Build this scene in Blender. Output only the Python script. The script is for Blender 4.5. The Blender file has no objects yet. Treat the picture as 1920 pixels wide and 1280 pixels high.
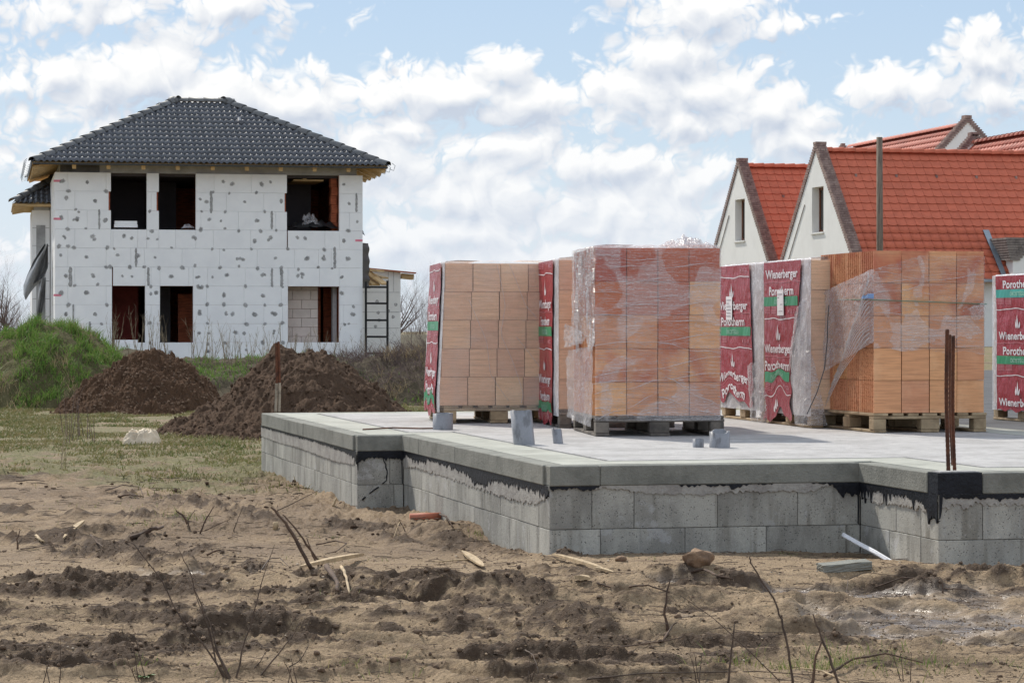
import bpy, bmesh, math, random
import numpy as np
from mathutils import Vector, Matrix, Euler
R = math.radians
random.seed(7)
rng = np.random.default_rng(11)
SC = bpy.context.scene
COL = SC.collection

# ------------------------------------------------------------------ camera
EYE = 1.3
F = 4900.0                       # focal length in pixels of a 1920 px wide frame
HOR = 620.0
cam_d = bpy.data.cameras.new('camera')
cam = bpy.data.objects.new('camera', cam_d); COL.objects.link(cam)
cam.location = (0, 0, EYE); cam.rotation_euler = (R(90), 0, 0)
cam_d.sensor_width = 36; cam_d.lens = F/1920*36
cam_d.shift_y = -(640-HOR)/1920
cam_d.clip_start = 0.1; cam_d.clip_end = 5000
SC.camera = cam

# ------------------------------------------------------------------ light
SUN_AZ, SUN_EL = R(-31), R(46)   # azimuth from +Y, clockwise positive
sd = bpy.data.lights.new('sun', 'SUN'); sd.energy = 3.7; sd.angle = R(1.2); sd.color = (1.0, .945, .85)
so = bpy.data.objects.new('sun', sd); COL.objects.link(so)
sdir = Vector((math.sin(SUN_AZ)*math.cos(SUN_EL), math.cos(SUN_AZ)*math.cos(SUN_EL), math.sin(SUN_EL)))
so.rotation_euler = sdir.to_track_quat('Z', 'Y').to_euler()
so.location = (0, 0, 60)

W = bpy.data.worlds.new('World'); SC.world = W; W.use_nodes = True
wt = W.node_tree
SC.view_settings.view_transform = 'Standard'; SC.view_settings.look = 'None'
SC.view_settings.gamma = 1; SC.view_settings.exposure = 0.2
SC.view_settings.use_curve_mapping = False
SC.render.engine = 'CYCLES'
SC.cycles.max_bounces = 7; SC.cycles.diffuse_bounces = 3; SC.cycles.glossy_bounces = 3
SC.cycles.transparent_max_bounces = 14; SC.cycles.transmission_bounces = 4
SC.cycles.sample_clamp_indirect = 6
SC.cycles.use_denoising = True

def N(t, typ, **kw):
    n = t.nodes.new(typ)
    for k, v in kw.items(): setattr(n, k, v)
    return n
def link(t, a, b): t.links.new(a, b)
def setv(sock, v, t):
    if hasattr(v, 'is_output') or isinstance(v, bpy.types.NodeSocket): t.links.new(v, sock)
    else: sock.default_value = v
def M_(t, op, a, b=0.0, c=0.0, clamp=False):
    n = N(t, 'ShaderNodeMath', operation=op); n.use_clamp = clamp
    setv(n.inputs[0], a, t); setv(n.inputs[1], b, t); setv(n.inputs[2], c, t)
    return n.outputs[0]
def VM(t, op, a, b=None, c=None):
    n = N(t, 'ShaderNodeVectorMath', operation=op)
    setv(n.inputs[0], a, t)
    if b is not None: setv(n.inputs[1], b, t)
    if c is not None: setv(n.inputs[2], c, t)
    return n.outputs['Value'] if op in ('LENGTH', 'DOT_PRODUCT', 'DISTANCE') else n.outputs[0]
def mixc(t, f, a, b, blend='MIX'):
    n = N(t, 'ShaderNodeMix', data_type='RGBA', blend_type=blend)
    setv(n.inputs[0], f, t)
    for i, v in ((6, a), (7, b)):
        if isinstance(v, tuple) and len(v) == 3: v = (*v, 1)
        setv(n.inputs[i], v, t)
    return n.outputs[2]
def ramp(t, f, a, b, lo=0.0, hi=1.0):
    n = N(t, 'ShaderNodeMapRange', interpolation_type='SMOOTHSTEP')
    setv(n.inputs[0], f, t); n.inputs[1].default_value = a; n.inputs[2].default_value = b
    n.inputs[3].default_value = lo; n.inputs[4].default_value = hi
    return n.outputs[0]
def noise(t, vec, scale, detail=4, rough=.55, dist=0.0, typ=None):
    n = N(t, 'ShaderNodeTexNoise'); n.inputs['Scale'].default_value = scale
    n.inputs['Detail'].default_value = detail; n.inputs['Roughness'].default_value = rough
    n.inputs['Distortion'].default_value = dist
    if vec is not None: t.links.new(vec, n.inputs['Vector'])
    return n.outputs[0]

# ------------------------------------------------------------------ sky with cumulus clouds
CLOUDS = [  # centre x, y and half sizes in hundredths of 49 rad, weight
 (1.9,.35,3.2,.62,.75),(4.5,.2,1.2,.6,.85),(.6,1.66,1.6,.3,.8),(2.6,1.5,2.0,.62,1.1),(4.1,1.75,1.8,.6,1.1),(5.6,1.95,1.2,.75,1.05),
 (1.5,2.3,2.6,.8,.55),(7.0,1.85,.9,.5,.9),(8.6,1.75,1.7,.6,1.05),(9.4,1.35,.65,.38,1.0),(10.0,1.95,1.2,.45,1.0),(11.8,1.75,1.3,.7,1.0),
 (12.6,1.1,1.2,.85,1.05),(13.2,1.75,1.4,.65,1.0),(13.0,.3,1.8,.62,.95),(14.4,.5,1.0,.36,.9),(11.5,2.15,.5,.32,.85),
 (12.6,2.35,1.0,.4,.85),(14.2,2.15,1.6,.55,1.0),(15.2,2.65,1.2,.4,.9),(16.9,1.8,1.5,.45,.95),(18.3,1.2,.95,.65,1.05),(18.7,1.9,1.2,.5,1.05),
 (7.4,2.95,2.0,.7,.8),(9.2,2.8,2.2,.38,.75),(11.3,3.05,2.4,.42,.85),(13.0,3.35,1.5,.7,.85),(8.8,3.7,1.7,.75,.95),(11.8,4.0,2.8,.75,.85),
 (8.2,4.4,2.2,.55,.95),(10.3,4.9,5.0,.7,.75),(7.4,2.35,1.8,.3,.75),(.5,3.2,1.6,.45,.6),(.4,4.9,3.0,.6,.6),(7.1,1.05,.28,.12,.55)]
g = bpy.data.node_groups.new('cloud_field', 'ShaderNodeTree')
g.interface.new_socket('Vector', in_out='INPUT', socket_type='NodeSocketVector')
g.interface.new_socket('Field', in_out='OUTPUT', socket_type='NodeSocketFloat'); g.interface.new_socket('Smooth', in_out='OUTPUT', socket_type='NodeSocketFloat')
gi = N(g, 'NodeGroupInput'); go = N(g, 'NodeGroupOutput')
vec = gi.outputs[0]                       # direction * 49
wn = N(g, 'ShaderNodeTexNoise'); wn.inputs['Scale'].default_value = .9; wn.inputs['Detail'].default_value = 3
link(g, vec, wn.inputs['Vector'])
warp = VM(g, 'SUBTRACT', wn.outputs['Color'], (.5, .5, .5))
wv = VM(g, 'MULTIPLY_ADD', warp, (1.3, 0, .8), vec)
acc = None
for (cx, cy, rx, ry, a) in CLOUDS:
    dx = (cx-9.6); dz = (6.2-cy)
    d = VM(g, 'MULTIPLY_ADD', wv, (1/rx, .25, 1/ry), (-dx/rx, -.25*48.9, -dz/ry))
    l = VM(g, 'LENGTH', d)
    b = M_(g, 'MULTIPLY_ADD', l, -.62*a, a*1.0)
    acc = b if acc is None else M_(g, 'MAXIMUM', acc, b)
# clouds of the same kind all over the rest of the sky
sc_v = VM(g, 'MULTIPLY', vec, (.5, .5, 1.0))
glob = noise(g, sc_v, .16, 3, .5)
yy = N(g, 'ShaderNodeSeparateXYZ'); link(g, vec, yy.inputs[0])
away = M_(g, 'MAXIMUM', ramp(g, M_(g, 'ABSOLUTE', yy.outputs[0]), 10, 13), ramp(g, yy.outputs[2], 6.3, 8.5))
away = M_(g, 'MAXIMUM', away, ramp(g, yy.outputs[1], 40, 20))
globf = M_(g, 'MULTIPLY_ADD', glob, 3.2, -1.25)
acc = M_(g, 'MAXIMUM', acc, M_(g, 'ADD', globf, M_(g, 'MULTIPLY_ADD', away, 3.0, -3.0)))
n1 = noise(g, VM(g, 'MULTIPLY', wv, (.75, .75, 1.35)), 1.3, 7, .62, 0)
def bil(sc, off):
    q = noise(g, VM(g, 'ADD', wv, off), sc, 0, .5)
    return M_(g, 'ABSOLUTE', M_(g, 'MULTIPLY_ADD', q, 2.0, -1.0))
puff = M_(g, 'ADD', M_(g, 'ADD', M_(g, 'MULTIPLY', bil(1.5, (0, 0, 0)), .7), M_(g, 'MULTIPLY', bil(.75, (2, 1, 5)), .45)), M_(g, 'ADD', M_(g, 'MULTIPLY', bil(3.3, (4, 7, 2)), .62), M_(g, 'MULTIPLY', bil(7.0, (1, 3, 8)), .36)))
t1 = M_(g, 'MULTIPLY_ADD', n1, 1.05, -.52)
t2 = M_(g, 'MULTIPLY_ADD', puff, .72, -.24)
f = M_(g, 'ADD', M_(g, 'ADD', t1, t2), acc)
link(g, f, go.inputs[0]); link(g, M_(g, 'ADD', acc, M_(g, 'MULTIPLY', bil(1.5, (0, 0, 0)), .5)), go.inputs[1])

tc = N(wt, 'ShaderNodeTexCoord')
dirv = VM(wt, 'NORMALIZE', tc.outputs['Generated'])
v49 = VM(wt, 'MULTIPLY', dirv, (49, 49, 49))
def field(off):
    n = N(wt, 'ShaderNodeGroup'); n.node_tree = g
    link(wt, VM(wt, 'ADD', v49, off), n.inputs[0]); return n.outputs
F0 = field((0, 0, 0)); F1 = field((-.12, 0, .30)); f0, s0_ = F0[0], F0[1]; f1, s1_ = F1[0], F1[1]
sky = N(wt, 'ShaderNodeTexSky', sky_type='NISHITA')
sky.sun_disc = False; sky.sun_elevation = SUN_EL; sky.sun_rotation = SUN_AZ
sky.air_density = 1.0; sky.dust_density = .6; sky.ozone_density = 1.5
SKY_STRENGTH = .1
cover = ramp(wt, f0, .30, .66)
lit = M_(wt, 'SUBTRACT', f0, f1)
lit2 = M_(wt, 'SUBTRACT', s0_, s1_)
br = M_(wt, 'ADD', M_(wt, 'MULTIPLY', lit, .42), M_(wt, 'MULTIPLY', lit2, 1.15))
thick = ramp(wt, f0, .8, 1.5, 0, .16)
brt = M_(wt, 'SUBTRACT', M_(wt, 'ADD', br, .60), thick, clamp=True)
sep = N(wt, 'ShaderNodeSeparateXYZ'); link(wt, dirv, sep.inputs[0])
hz = ramp(wt, sep.outputs[2], .0, .17)     # paler towards the horizon
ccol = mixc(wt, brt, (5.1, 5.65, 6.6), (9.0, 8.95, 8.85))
bluef = mixc(wt, hz, (5.6, 6.7, 7.8), (4.1, 5.5, 7.4))
skyc = mixc(wt, .18, bluef, sky.outputs[0])
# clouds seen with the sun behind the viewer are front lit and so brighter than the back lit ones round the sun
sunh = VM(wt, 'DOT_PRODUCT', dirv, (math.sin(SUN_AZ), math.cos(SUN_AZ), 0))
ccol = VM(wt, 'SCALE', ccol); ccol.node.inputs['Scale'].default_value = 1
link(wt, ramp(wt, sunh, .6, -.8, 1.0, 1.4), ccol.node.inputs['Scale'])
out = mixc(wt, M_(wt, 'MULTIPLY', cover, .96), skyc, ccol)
lowpale = ramp(wt, sep.outputs[2], .095, .0, 0, .55)
out = mixc(wt, lowpale, out, (6.7, 7.2, 7.9))
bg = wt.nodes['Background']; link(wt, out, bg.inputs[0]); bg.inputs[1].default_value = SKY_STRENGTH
W.cycles.sampling_method = 'MANUAL'; W.cycles.sample_map_resolution = 512

# ------------------------------------------------------------------ helpers
def tag(o, label=None, cat=None, group=None, kind=None):
    if label: o['label'] = label
    if cat: o['category'] = cat
    if group: o['group'] = group
    if kind: o['kind'] = kind
    return o
def empty(name, label, cat, loc=(0, 0, 0), rz=0.0, group=None):
    o = bpy.data.objects.new(name, None); COL.objects.link(o)
    o.location = loc; o.rotation_euler = (0, 0, rz); o.empty_display_size = .2
    return tag(o, label, cat, group)
class MB:
    def __init__(s): s.v = []; s.f = []
    def add(s, vs, fs):
        b = len(s.v); s.v.extend([tuple(p) for p in vs]); s.f.extend([tuple(i+b for i in q) for q in fs]); return s
    def box(s, x0, x1, y0, y1, z0, z1):
        return s.add([(x0,y0,z0),(x1,y0,z0),(x1,y1,z0),(x0,y1,z0),(x0,y0,z1),(x1,y0,z1),(x1,y1,z1),(x0,y1,z1)],
                     [(0,3,2,1),(4,5,6,7),(0,1,5,4),(1,2,6,5),(2,3,7,6),(3,0,4,7)])
    def obox(s, c, size, m=None):
        sx, sy, sz = [k/2 for k in size]; m = m or Matrix()
        c = Vector(c)
        vs = [c + m @ Vector(p) for p in ((-sx,-sy,-sz),(sx,-sy,-sz),(sx,sy,-sz),(-sx,sy,-sz),(-sx,-sy,sz),(sx,-sy,sz),(sx,sy,sz),(-sx,sy,sz))]
        return s.add(vs, [(0,3,2,1),(4,5,6,7),(0,1,5,4),(1,2,6,5),(2,3,7,6),(3,0,4,7)])
    def beam(s, a, b, w, h, up=(0,0,1)):
        a = Vector(a); b = Vector(b); d = (b-a); L = d.length; d.normalize()
        x = d.cross(Vector(up)).normalized(); z = x.cross(d)
        m = Matrix((x, d, z)).transposed()
        return s.obox((a+b)/2, (w, L, h), m)
    def tube(s, pts, rad, n=6, caps=True, squash=1.0):
        pts = [Vector(p) for p in pts]; k = len(pts)
        if not hasattr(rad, '__len__'): rad = [rad]*k
        base = len(s.v); prev = None
        for i, p in enumerate(pts):
            d = (pts[min(i+1, k-1)] - pts[max(i-1, 0)])
            if d.length < 1e-9: d = Vector((0,0,1))
            d.normalize()
            ref = prev if prev is not None else (Vector((0,0,1)) if abs(d.z) < .9 else Vector((1,0,0)))
            x = (ref - d*ref.dot(d))
            if x.length < 1e-5: x = d.orthogonal()
            x.normalize(); y = d.cross(x); prev = x
            for j in range(n):
                a = 2*math.pi*j/n
                s.v.append(tuple(p + (x*math.cos(a)*squash + y*math.sin(a))*rad[i]))
        for i in range(k-1):
            for j in range(n):
                a = base+i*n+j; b = base+i*n+(j+1) % n
                s.f.append((a, b, b+n, a+n))
        if caps:
            s.f.append(tuple(base+j for j in reversed(range(n))))
            s.f.append(tuple(base+(k-1)*n+j for j in range(n)))
        return s
    def prism(s, poly, z0, z1):
        n = len(poly)
        vs = [(p[0], p[1], z0) for p in poly] + [(p[0], p[1], z1) for p in poly]
        fs = [tuple(reversed(range(n))), tuple(range(n, 2*n))] + [(i, (i+1) % n, n+(i+1) % n, n+i) for i in range(n)]
        return s.add(vs, fs)
    def mesh(s, name, mat=None, smooth=False):
        me = bpy.data.meshes.new(name); me.from_pydata(s.v, [], s.f); me.update()
        if mat: me.materials.append(mat)
        if smooth: me.polygons.foreach_set('use_smooth', [True]*len(me.polygons))
        return me
    def build(s, name, mat, parent=None, smooth=False, **kw):
        return put(name, s.mesh(name, mat, smooth), parent, **kw)
def put(name, me, parent=None, loc=None, rot=None, label=None, cat=None, group=None, kind=None, color=None, scale=None):
    o = bpy.data.objects.new(name, me); COL.objects.link(o)
    if parent: o.parent = parent
    if loc is not None: o.location = loc
    if rot is not None: o.rotation_euler = rot
    if scale is not None: o.scale = scale
    if color is not None: o.color = color
    return tag(o, label, cat, group, kind)
def grid_mesh(name, P, mat, smooth=True):
    """P: array (ny, nx, 3)"""
    ny, nx = P.shape[:2]
    me = bpy.data.meshes.new(name)
    idx = np.arange(ny*nx).reshape(ny, nx)
    q = np.stack([idx[:-1,:-1], idx[:-1,1:], idx[1:,1:], idx[1:,:-1]], -1).reshape(-1, 4)
    me.vertices.add(ny*nx); me.vertices.foreach_set('co', P.reshape(-1).astype(np.float32))
    me.loops.add(q.size); me.loops.foreach_set('vertex_index', q.reshape(-1).astype(np.int32))
    me.polygons.add(len(q)); me.polygons.foreach_set('loop_start', (np.arange(len(q))*4).astype(np.int32))
    me.polygons.foreach_set('use_smooth', [smooth]*len(q))
    me.update(calc_edges=True); me.materials.append(mat)
    return me
def tri_mesh(name, V, T, mat, smooth=False):
    me = bpy.data.meshes.new(name)
    me.vertices.add(len(V)); me.vertices.foreach_set('co', V.reshape(-1).astype(np.float32))
    me.loops.add(T.size); me.loops.foreach_set('vertex_index', T.reshape(-1).astype(np.int32))
    k = T.shape[1]
    me.polygons.add(len(T)); me.polygons.foreach_set('loop_start', (np.arange(len(T))*k).astype(np.int32))
    me.polygons.foreach_set('use_smooth', [smooth]*len(T))
    me.update(calc_edges=True); me.materials.append(mat)
    return me
def attr(me, name, vals):
    a = me.attributes.new(name, 'FLOAT', 'POINT'); a.data.foreach_set('value', np.asarray(vals, np.float32).reshape(-1))

# numpy gradient noise
_perm = rng.permutation(512)
_gr = rng.uniform(0, 2*math.pi, 512)
def pn(x, y, seed=0):
    xi = np.floor(x).astype(int); yi = np.floor(y).astype(int); xf = x-xi; yf = y-yi
    def gd(ix, iy, dx, dy):
        a = _gr[_perm[(_perm[(ix+seed*37) & 511]+iy) & 511]]
        return np.cos(a)*dx+np.sin(a)*dy
    u = xf*xf*xf*(xf*(xf*6-15)+10); v = yf*yf*yf*(yf*(yf*6-15)+10)
    a = gd(xi, yi, xf, yf); b = gd(xi+1, yi, xf-1, yf); c = gd(xi, yi+1, xf, yf-1); d = gd(xi+1, yi+1, xf-1, yf-1)
    return ((a+(b-a)*u)+((c+(d-c)*u)-(a+(b-a)*u))*v)*1.5
def fbm(x, y, oct=4, seed=0, gain=.5, lac=2.03):
    r = 0; a = 1.0; f_ = 1.0
    for i in range(oct):
        r = r+a*pn(x*f_+i*7.3, y*f_-i*3.1, seed+i); a *= gain; f_ *= lac
    return r
def sst(a, b, x):
    t = np.clip((x-a)/(b-a), 0, 1); return t*t*(3-2*t)

def at(px, py, Y):
    return Vector(((px-960)/F*Y, Y, EYE-(py-HOR)/F*Y))

# ------------------------------------------------------------------ materials
MATS = {}
def newmat(name):
    m = bpy.data.materials.new(name); m.use_nodes = True
    t = m.node_tree; b = t.nodes['Principled BSDF']
    MATS[name] = m
    return m, t, b
def mat(name, c, rough=.8, var=.15, scale=6.0, bump=0.0, bscale=None, c2=None, metal=0.0, spec=.5, stretch=(1,1,1), f2=(.4,.65), dist=.02, objvar=0.0, coord='Object', detail=5):
    m, t, b = newmat(name)
    tc = N(t, 'ShaderNodeTexCoord'); v = VM(t, 'MULTIPLY', tc.outputs[coord], stretch)
    if objvar or True:
        oi = N(t, 'ShaderNodeObjectInfo')
        v = VM(t, 'ADD', v, VM(t, 'MULTIPLY', oi.outputs['Location'], (3.1, 1.7, 2.3)))
    n = noise(t, v, scale, detail, .6)
    c2 = c2 or tuple(k*(1-var*1.6) for k in c)
    col = mixc(t, ramp(t, n, *f2), c, c2)
    fine = noise(t, v, scale*7, 3, .6)
    col = mixc(t, var*.9, col, mixc(t, fine, (0, 0, 0), (1, 1, 1)), 'OVERLAY')
    if objvar:
        oi2 = N(t, 'ShaderNodeHueSaturation'); link(t, col, oi2.inputs['Color'])
        link(t, M_(t, 'MULTIPLY_ADD', oi.outputs['Random'], objvar*2, 1-objvar), oi2.inputs['Value'])
        col = oi2.outputs[0]
    link(t, col, b.inputs['Base Color']); b.inputs['Roughness'].default_value = rough
    b.inputs['Metallic'].default_value = metal; b.inputs['Specular IOR Level'].default_value = spec
    if bump:
        bn = N(t, 'ShaderNodeBump'); bn.inputs['Strength'].default_value = bump; bn.inputs['Distance'].default_value = dist
        link(t, noise(t, v, bscale or scale*4, 5, .65), bn.inputs['Height']); link(t, bn.outputs[0], b.inputs['Normal'])
    return m
m_eps = mat('white_polystyrene', (.86,.86,.865), .75, .04, 2.0, .25, 60, c2=(.81,.81,.82))
m_dab = mat('grey_adhesive', (.40,.395,.39), .9, .3, 12, .4)
m_pink = mat('pink_ink', (.75,.22,.30), .8, .1)
m_ring = mat('ring_beam_concrete', (.40,.40,.405), .85, .25, 1.5, .3, 30, c2=(.30,.30,.305))
m_ringdark = mat('dark_membrane', (.10,.10,.105), .8, .25, 3, .2)
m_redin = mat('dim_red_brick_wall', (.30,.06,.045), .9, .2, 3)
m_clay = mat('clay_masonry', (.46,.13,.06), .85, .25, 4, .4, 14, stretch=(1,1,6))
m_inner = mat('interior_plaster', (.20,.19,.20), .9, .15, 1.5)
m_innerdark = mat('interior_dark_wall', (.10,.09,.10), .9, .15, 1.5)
m_paleblock = mat('pale_partition_block', (.74,.66,.60), .9, .08, 3, objvar=.05)
m_wood = mat('yellow_timber', (.60,.41,.20), .7, .18, 3, .2, 30, stretch=(1,1,8), objvar=.08)
m_tile = mat('anthracite_tile', (.065,.069,.082), .24, .18, 3, .12, 60, objvar=.14, spec=.6)
m_hip = mat('sky_sheen_ridge_tile', (.15,.152,.155), .55, .18, 3, .12, 60, objvar=.1)  # anthracite tile lightened: the sky's sheen is put into the colour
m_black = mat('black_sheeting', (.02,.021,.023), .45, .2, 3, .3)
m_redtile = mat('orange_red_roof_tile', (.55,.14,.078), .8, .08, 3.0, .15, 40, objvar=.045, spec=.3)
m_redtile2 = mat('darker_red_roof_tile', (.42,.11,.07), .65, .16, 1.2, .15, 40, objvar=.08)
m_coping = mat('brown_coping_brick', (.21,.14,.125), .85, .35, 5, .4, 20, c2=(.33,.24,.21), objvar=.1)
m_render = mat('white_render', (.80,.79,.765), .85, .05, 1.2, .15, 60, c2=(.75,.74,.715))
m_frame = mat('brown_window_frame', (.16,.055,.025), .5, .2, 4)
m_glass = mat('dark_window_glass', (.02,.022,.025), .08, .05, 2, spec=.8)
m_zinc = mat('zinc_flashing', (.30,.34,.38), .45, .15, 3, metal=.5)
m_pole = mat('weathered_timber_pole', (.20,.155,.115), .85, .3, 5, .5, 25, stretch=(6,6,.6))
m_scaf = mat('painted_black_steel', (.012,.012,.012), .8, .2, 6)
m_tarp = mat('grey_plastic_tarpaulin', (.30,.31,.325), .45, .2, 2.5, .3, 8)
m_xps = mat('weathered_green_foam', (.23,.228,.20), .9, .22, 4.0, .5, 70, c2=(.155,.155,.135), stretch=(1,1,1), f2=(.42,.7))
m_band = mat('smooth_edge_concrete', (.40,.40,.35), .85, .28, 1.9, .4, 60, c2=(.30,.30,.26), detail=8)
m_slab = mat('floor_slab_concrete', (.48,.465,.455), .9, .4, 2.2, .8, 75, c2=(.385,.37,.36), detail=8)
m_gap = mat('rough_mortar_gap', (.20,.20,.195), .95, .3, 30, .8, 60)
m_bitumen = mat('bitumen_paint', (.012,.0135,.019), .5, .3, 8, .5, 40, spec=.22)
m_mortar = mat('cement_mortar', (.36,.34,.31), .95, .3, 9, .9, 45, c2=(.27,.25,.23), dist=.01)
m_pvc = mat('grey_sewer_pipe', (.25,.255,.275), .42, .2, 14, .1, c2=(.15,.15,.16), f2=(.5,.62), stretch=(1,1,.5))
m_rust = mat('rusty_steel', (.13,.045,.02), .85, .4, 14, .5, 60, c2=(.06,.022,.012))
m_cemrod = mat('cement_stained_steel', (.36,.31,.24), .9, .3, 14)
m_pallet = mat('pallet_wood', (.40,.30,.185), .85, .3, 5, .35, 20, c2=(.24,.17,.10), stretch=(1,1,1), objvar=.22)
m_palletdark = mat('weathered_pallet_wood', (.17,.145,.12), .85, .35, 5, .35, 20, c2=(.08,.068,.06), objvar=.3)
m_offcut = mat('white_foam_offcut', (.84,.84,.87), .7, .03, 3, .3, 80)
m_stone = mat('brown_stone', (.25,.155,.09), .85, .3, 9, .6, 30, c2=(.15,.09,.055))
m_bark = mat('brown_bark', (.115,.07,.045), .9, .3, 10, .5, 40, c2=(.06,.038,.027))
m_twig = mat('grey_twig', (.105,.072,.052), .9, .3, 10, .4, 40)
m_splint = mat('split_pale_wood', (.50,.37,.22), .8, .2, 6, .4, 40, stretch=(8,1,1))
m_thorn = mat('bare_shrub_wood', (.17,.12,.105), .9, .3, .8)
m_straw = mat('dead_stalk', (.33,.26,.17), .85, .25, 3)
m_bag = mat('cream_plastic_bag', (.66,.54,.39), .5, .15, 5, .4, 12)
m_clayp = mat('orange_clay_pipe', (.52,.17,.10), .7, .15, 6)
m_greenstrap = mat('green_strap', (.10,.24,.17), .5, .1)
m_bluebag = mat('blue_film', (.25,.42,.72), .35, .15, 8)
m_paper = mat('white_paper', (.80,.79,.80), .8, .03)
m_print = mat('printed_grey_ink', (.30,.28,.32), .8, .1)
m_white = mat('white_print', (.78,.74,.76), .45, .03)
m_ink_pink = mat('faint_pink_print', (.52,.17,.2), .5, .05)
m_green = mat('green_print', (.02,.27,.115), .38, .08, 3)
m_teal = mat('teal_print', (.03,.33,.28), .38, .08, 3)
m_asphalt = mat('asphalt', (.085,.085,.09), .9, .25, 2, .5, 60)
m_pale = mat('pale_sandstone', (.45,.40,.31), .9, .12, 2)
m_leaf = mat('green_leaf', (.10,.20,.045), .6, .25, 5)

def block_mat():
    m, t, b = newmat('grey_concrete_block')
    tc = N(t, 'ShaderNodeTexCoord'); oi = N(t, 'ShaderNodeObjectInfo')
    v = VM(t, 'ADD', tc.outputs['Object'], VM(t, 'MULTIPLY', oi.outputs['Location'], (3.1, 1.7, 2.3)))
    big = noise(t, VM(t, 'MULTIPLY', v, (1, 1, .45)), 4.2, 5, .6)
    col = mixc(t, ramp(t, big, .35, .68), (.42,.405,.36), (.25,.24,.215))
    st = noise(t, VM(t, 'MULTIPLY', v, (7, 7, .7)), 3.0, 4, .6)       # rain streaks
    col = mixc(t, ramp(t, st, .57, .74, 0, .45), col, (.37,.37,.36))
    col = mixc(t, ramp(t, noise(t, VM(t, 'MULTIPLY', v, (5, 5, .5)), 2.1, 3), .55, .70, 0, .65), col, (.16,.145,.115))
    vor = N(t, 'ShaderNodeTexVoronoi'); vor.inputs['Scale'].default_value = 70; link(t, v, vor.inputs['Vector'])
    pit = ramp(t, vor.outputs['Distance'], .16, .30, 1, 0)
    sel = ramp(t, noise(t, v, 30, 2), .46, .54)
    pit = M_(t, 'MULTIPLY', pit, sel)
    col = mixc(t, M_(t, 'MULTIPLY', pit, .75), col, (.06,.06,.058))
    col = mixc(t, .35, col, mixc(t, noise(t, v, 160, 2), (0, 0, 0), (1, 1, 1)), 'OVERLAY')
    ef = noise(t, v, 5, 7, .75)
    col = mixc(t, ramp(t, ef, .56, .66, 0, .65), col, (.46,.45,.44))
    hs = N(t, 'ShaderNodeHueSaturation'); link(t, col, hs.inputs['Color'])
    link(t, M_(t, 'MULTIPLY_ADD', oi.outputs['Random'], .22, .89), hs.inputs['Value'])
    link(t, hs.outputs[0], b.inputs['Base Color']); b.inputs['Roughness'].default_value = .92
    bn = N(t, 'ShaderNodeBump'); bn.inputs['Strength'].default_value = .6; bn.inputs['Distance'].default_value = .006
    link(t, M_(t, 'SUBTRACT', noise(t, v, 70, 4, .7), M_(t, 'MULTIPLY', pit, .8)), bn.inputs['Height']); link(t, bn.outputs[0], b.inputs['Normal'])
    return m
m_block = block_mat()

def brick_mat(name, c, wet, pale):
    m, t, b = newmat(name)
    tc = N(t, 'ShaderNodeTexCoord'); oi = N(t, 'ShaderNodeObjectInfo')
    v = VM(t, 'ADD', tc.outputs['Object'], VM(t, 'MULTIPLY', oi.outputs['Location'], (5.1, 3.7, 4.3)))
    sc = N(t, 'ShaderNodeSeparateColor'); link(t, oi.outputs['Color'], sc.inputs[0])
    # scratches of the cutting wire, running level
    s = noise(t, VM(t, 'MULTIPLY', v, (1.2, 1.2, 26)), 3.5, 4, .6)
    col = mixc(t, ramp(t, s, .35, .7), c, tuple(k*.74 for k in c))
    n2 = noise(t, v, 6, 4, .6)
    col = mixc(t, ramp(t, n2, .45, .75, 0, .6), col, pale)
    # burnt / damp areas, amount set by the object colour's red channel
    w = M_(t, 'MULTIPLY_ADD', noise(t, v, 4.2, 3, .5, .6), .5, .25)
    thr = M_(t, 'MULTIPLY_ADD', sc.outputs[0], .52, -.26)
    wf = ramp(t, M_(t, 'ADD', w, thr), .38, .60)
    col = mixc(t, wf, col, wet)
    hs = N(t, 'ShaderNodeHueSaturation'); link(t, col, hs.inputs['Color'])
    link(t, M_(t, 'MULTIPLY_ADD', oi.outputs['Random'], .24, .86), hs.inputs['Value'])
    link(t, M_(t, 'MULTIPLY_ADD', oi.outputs['Random'], .02, .49), hs.inputs['Hue'])
    # toothed side face: darker dotted texture
    gn = N(t, 'ShaderNodeNewGeometry'); tr = N(t, 'ShaderNodeVectorTransform', vector_type='NORMAL', convert_from='WORLD', convert_to='OBJECT')
    link(t, gn.outputs['True Normal'], tr.inputs[0])
    sx = N(t, 'ShaderNodeSeparateXYZ'); link(t, tr.outputs[0], sx.inputs[0])
    side = ramp(t, M_(t, 'ABSOLUTE', sx.outputs[0]), .2, .35)
    vor = N(t, 'ShaderNodeTexVoronoi'); vor.inputs['Scale'].default_value = 95
    link(t, VM(t, 'MULTIPLY', v, (1, 1, .55)), vor.inputs['Vector'])
    dots = ramp(t, vor.outputs['Distance'], .2, .5, 1, 0)
    col = mixc(t, M_(t, 'MULTIPLY', side, M_(t, 'MULTIPLY_ADD', dots, .5, .30)), hs.outputs[0], (.34,.11,.045))
    link(t, col, b.inputs['Base Color']); b.inputs['Roughness'].default_value = .8
    bn = N(t, 'ShaderNodeBump'); bn.inputs['Strength'].default_value = .5; bn.inputs['Distance'].default_value = .004
    link(t, M_(t, 'ADD', s, M_(t, 'MULTIPLY', dots, side)), bn.inputs['Height']); link(t, bn.outputs[0], b.inputs['Normal'])
    return m
m_brickO = brick_mat('orange_hollow_brick', (.74,.365,.18), (.47,.125,.065), (.80,.46,.26))
m_brickT = brick_mat('tan_hollow_brick', (.84,.55,.35), (.78,.46,.27), (.86,.60,.41))

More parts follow.
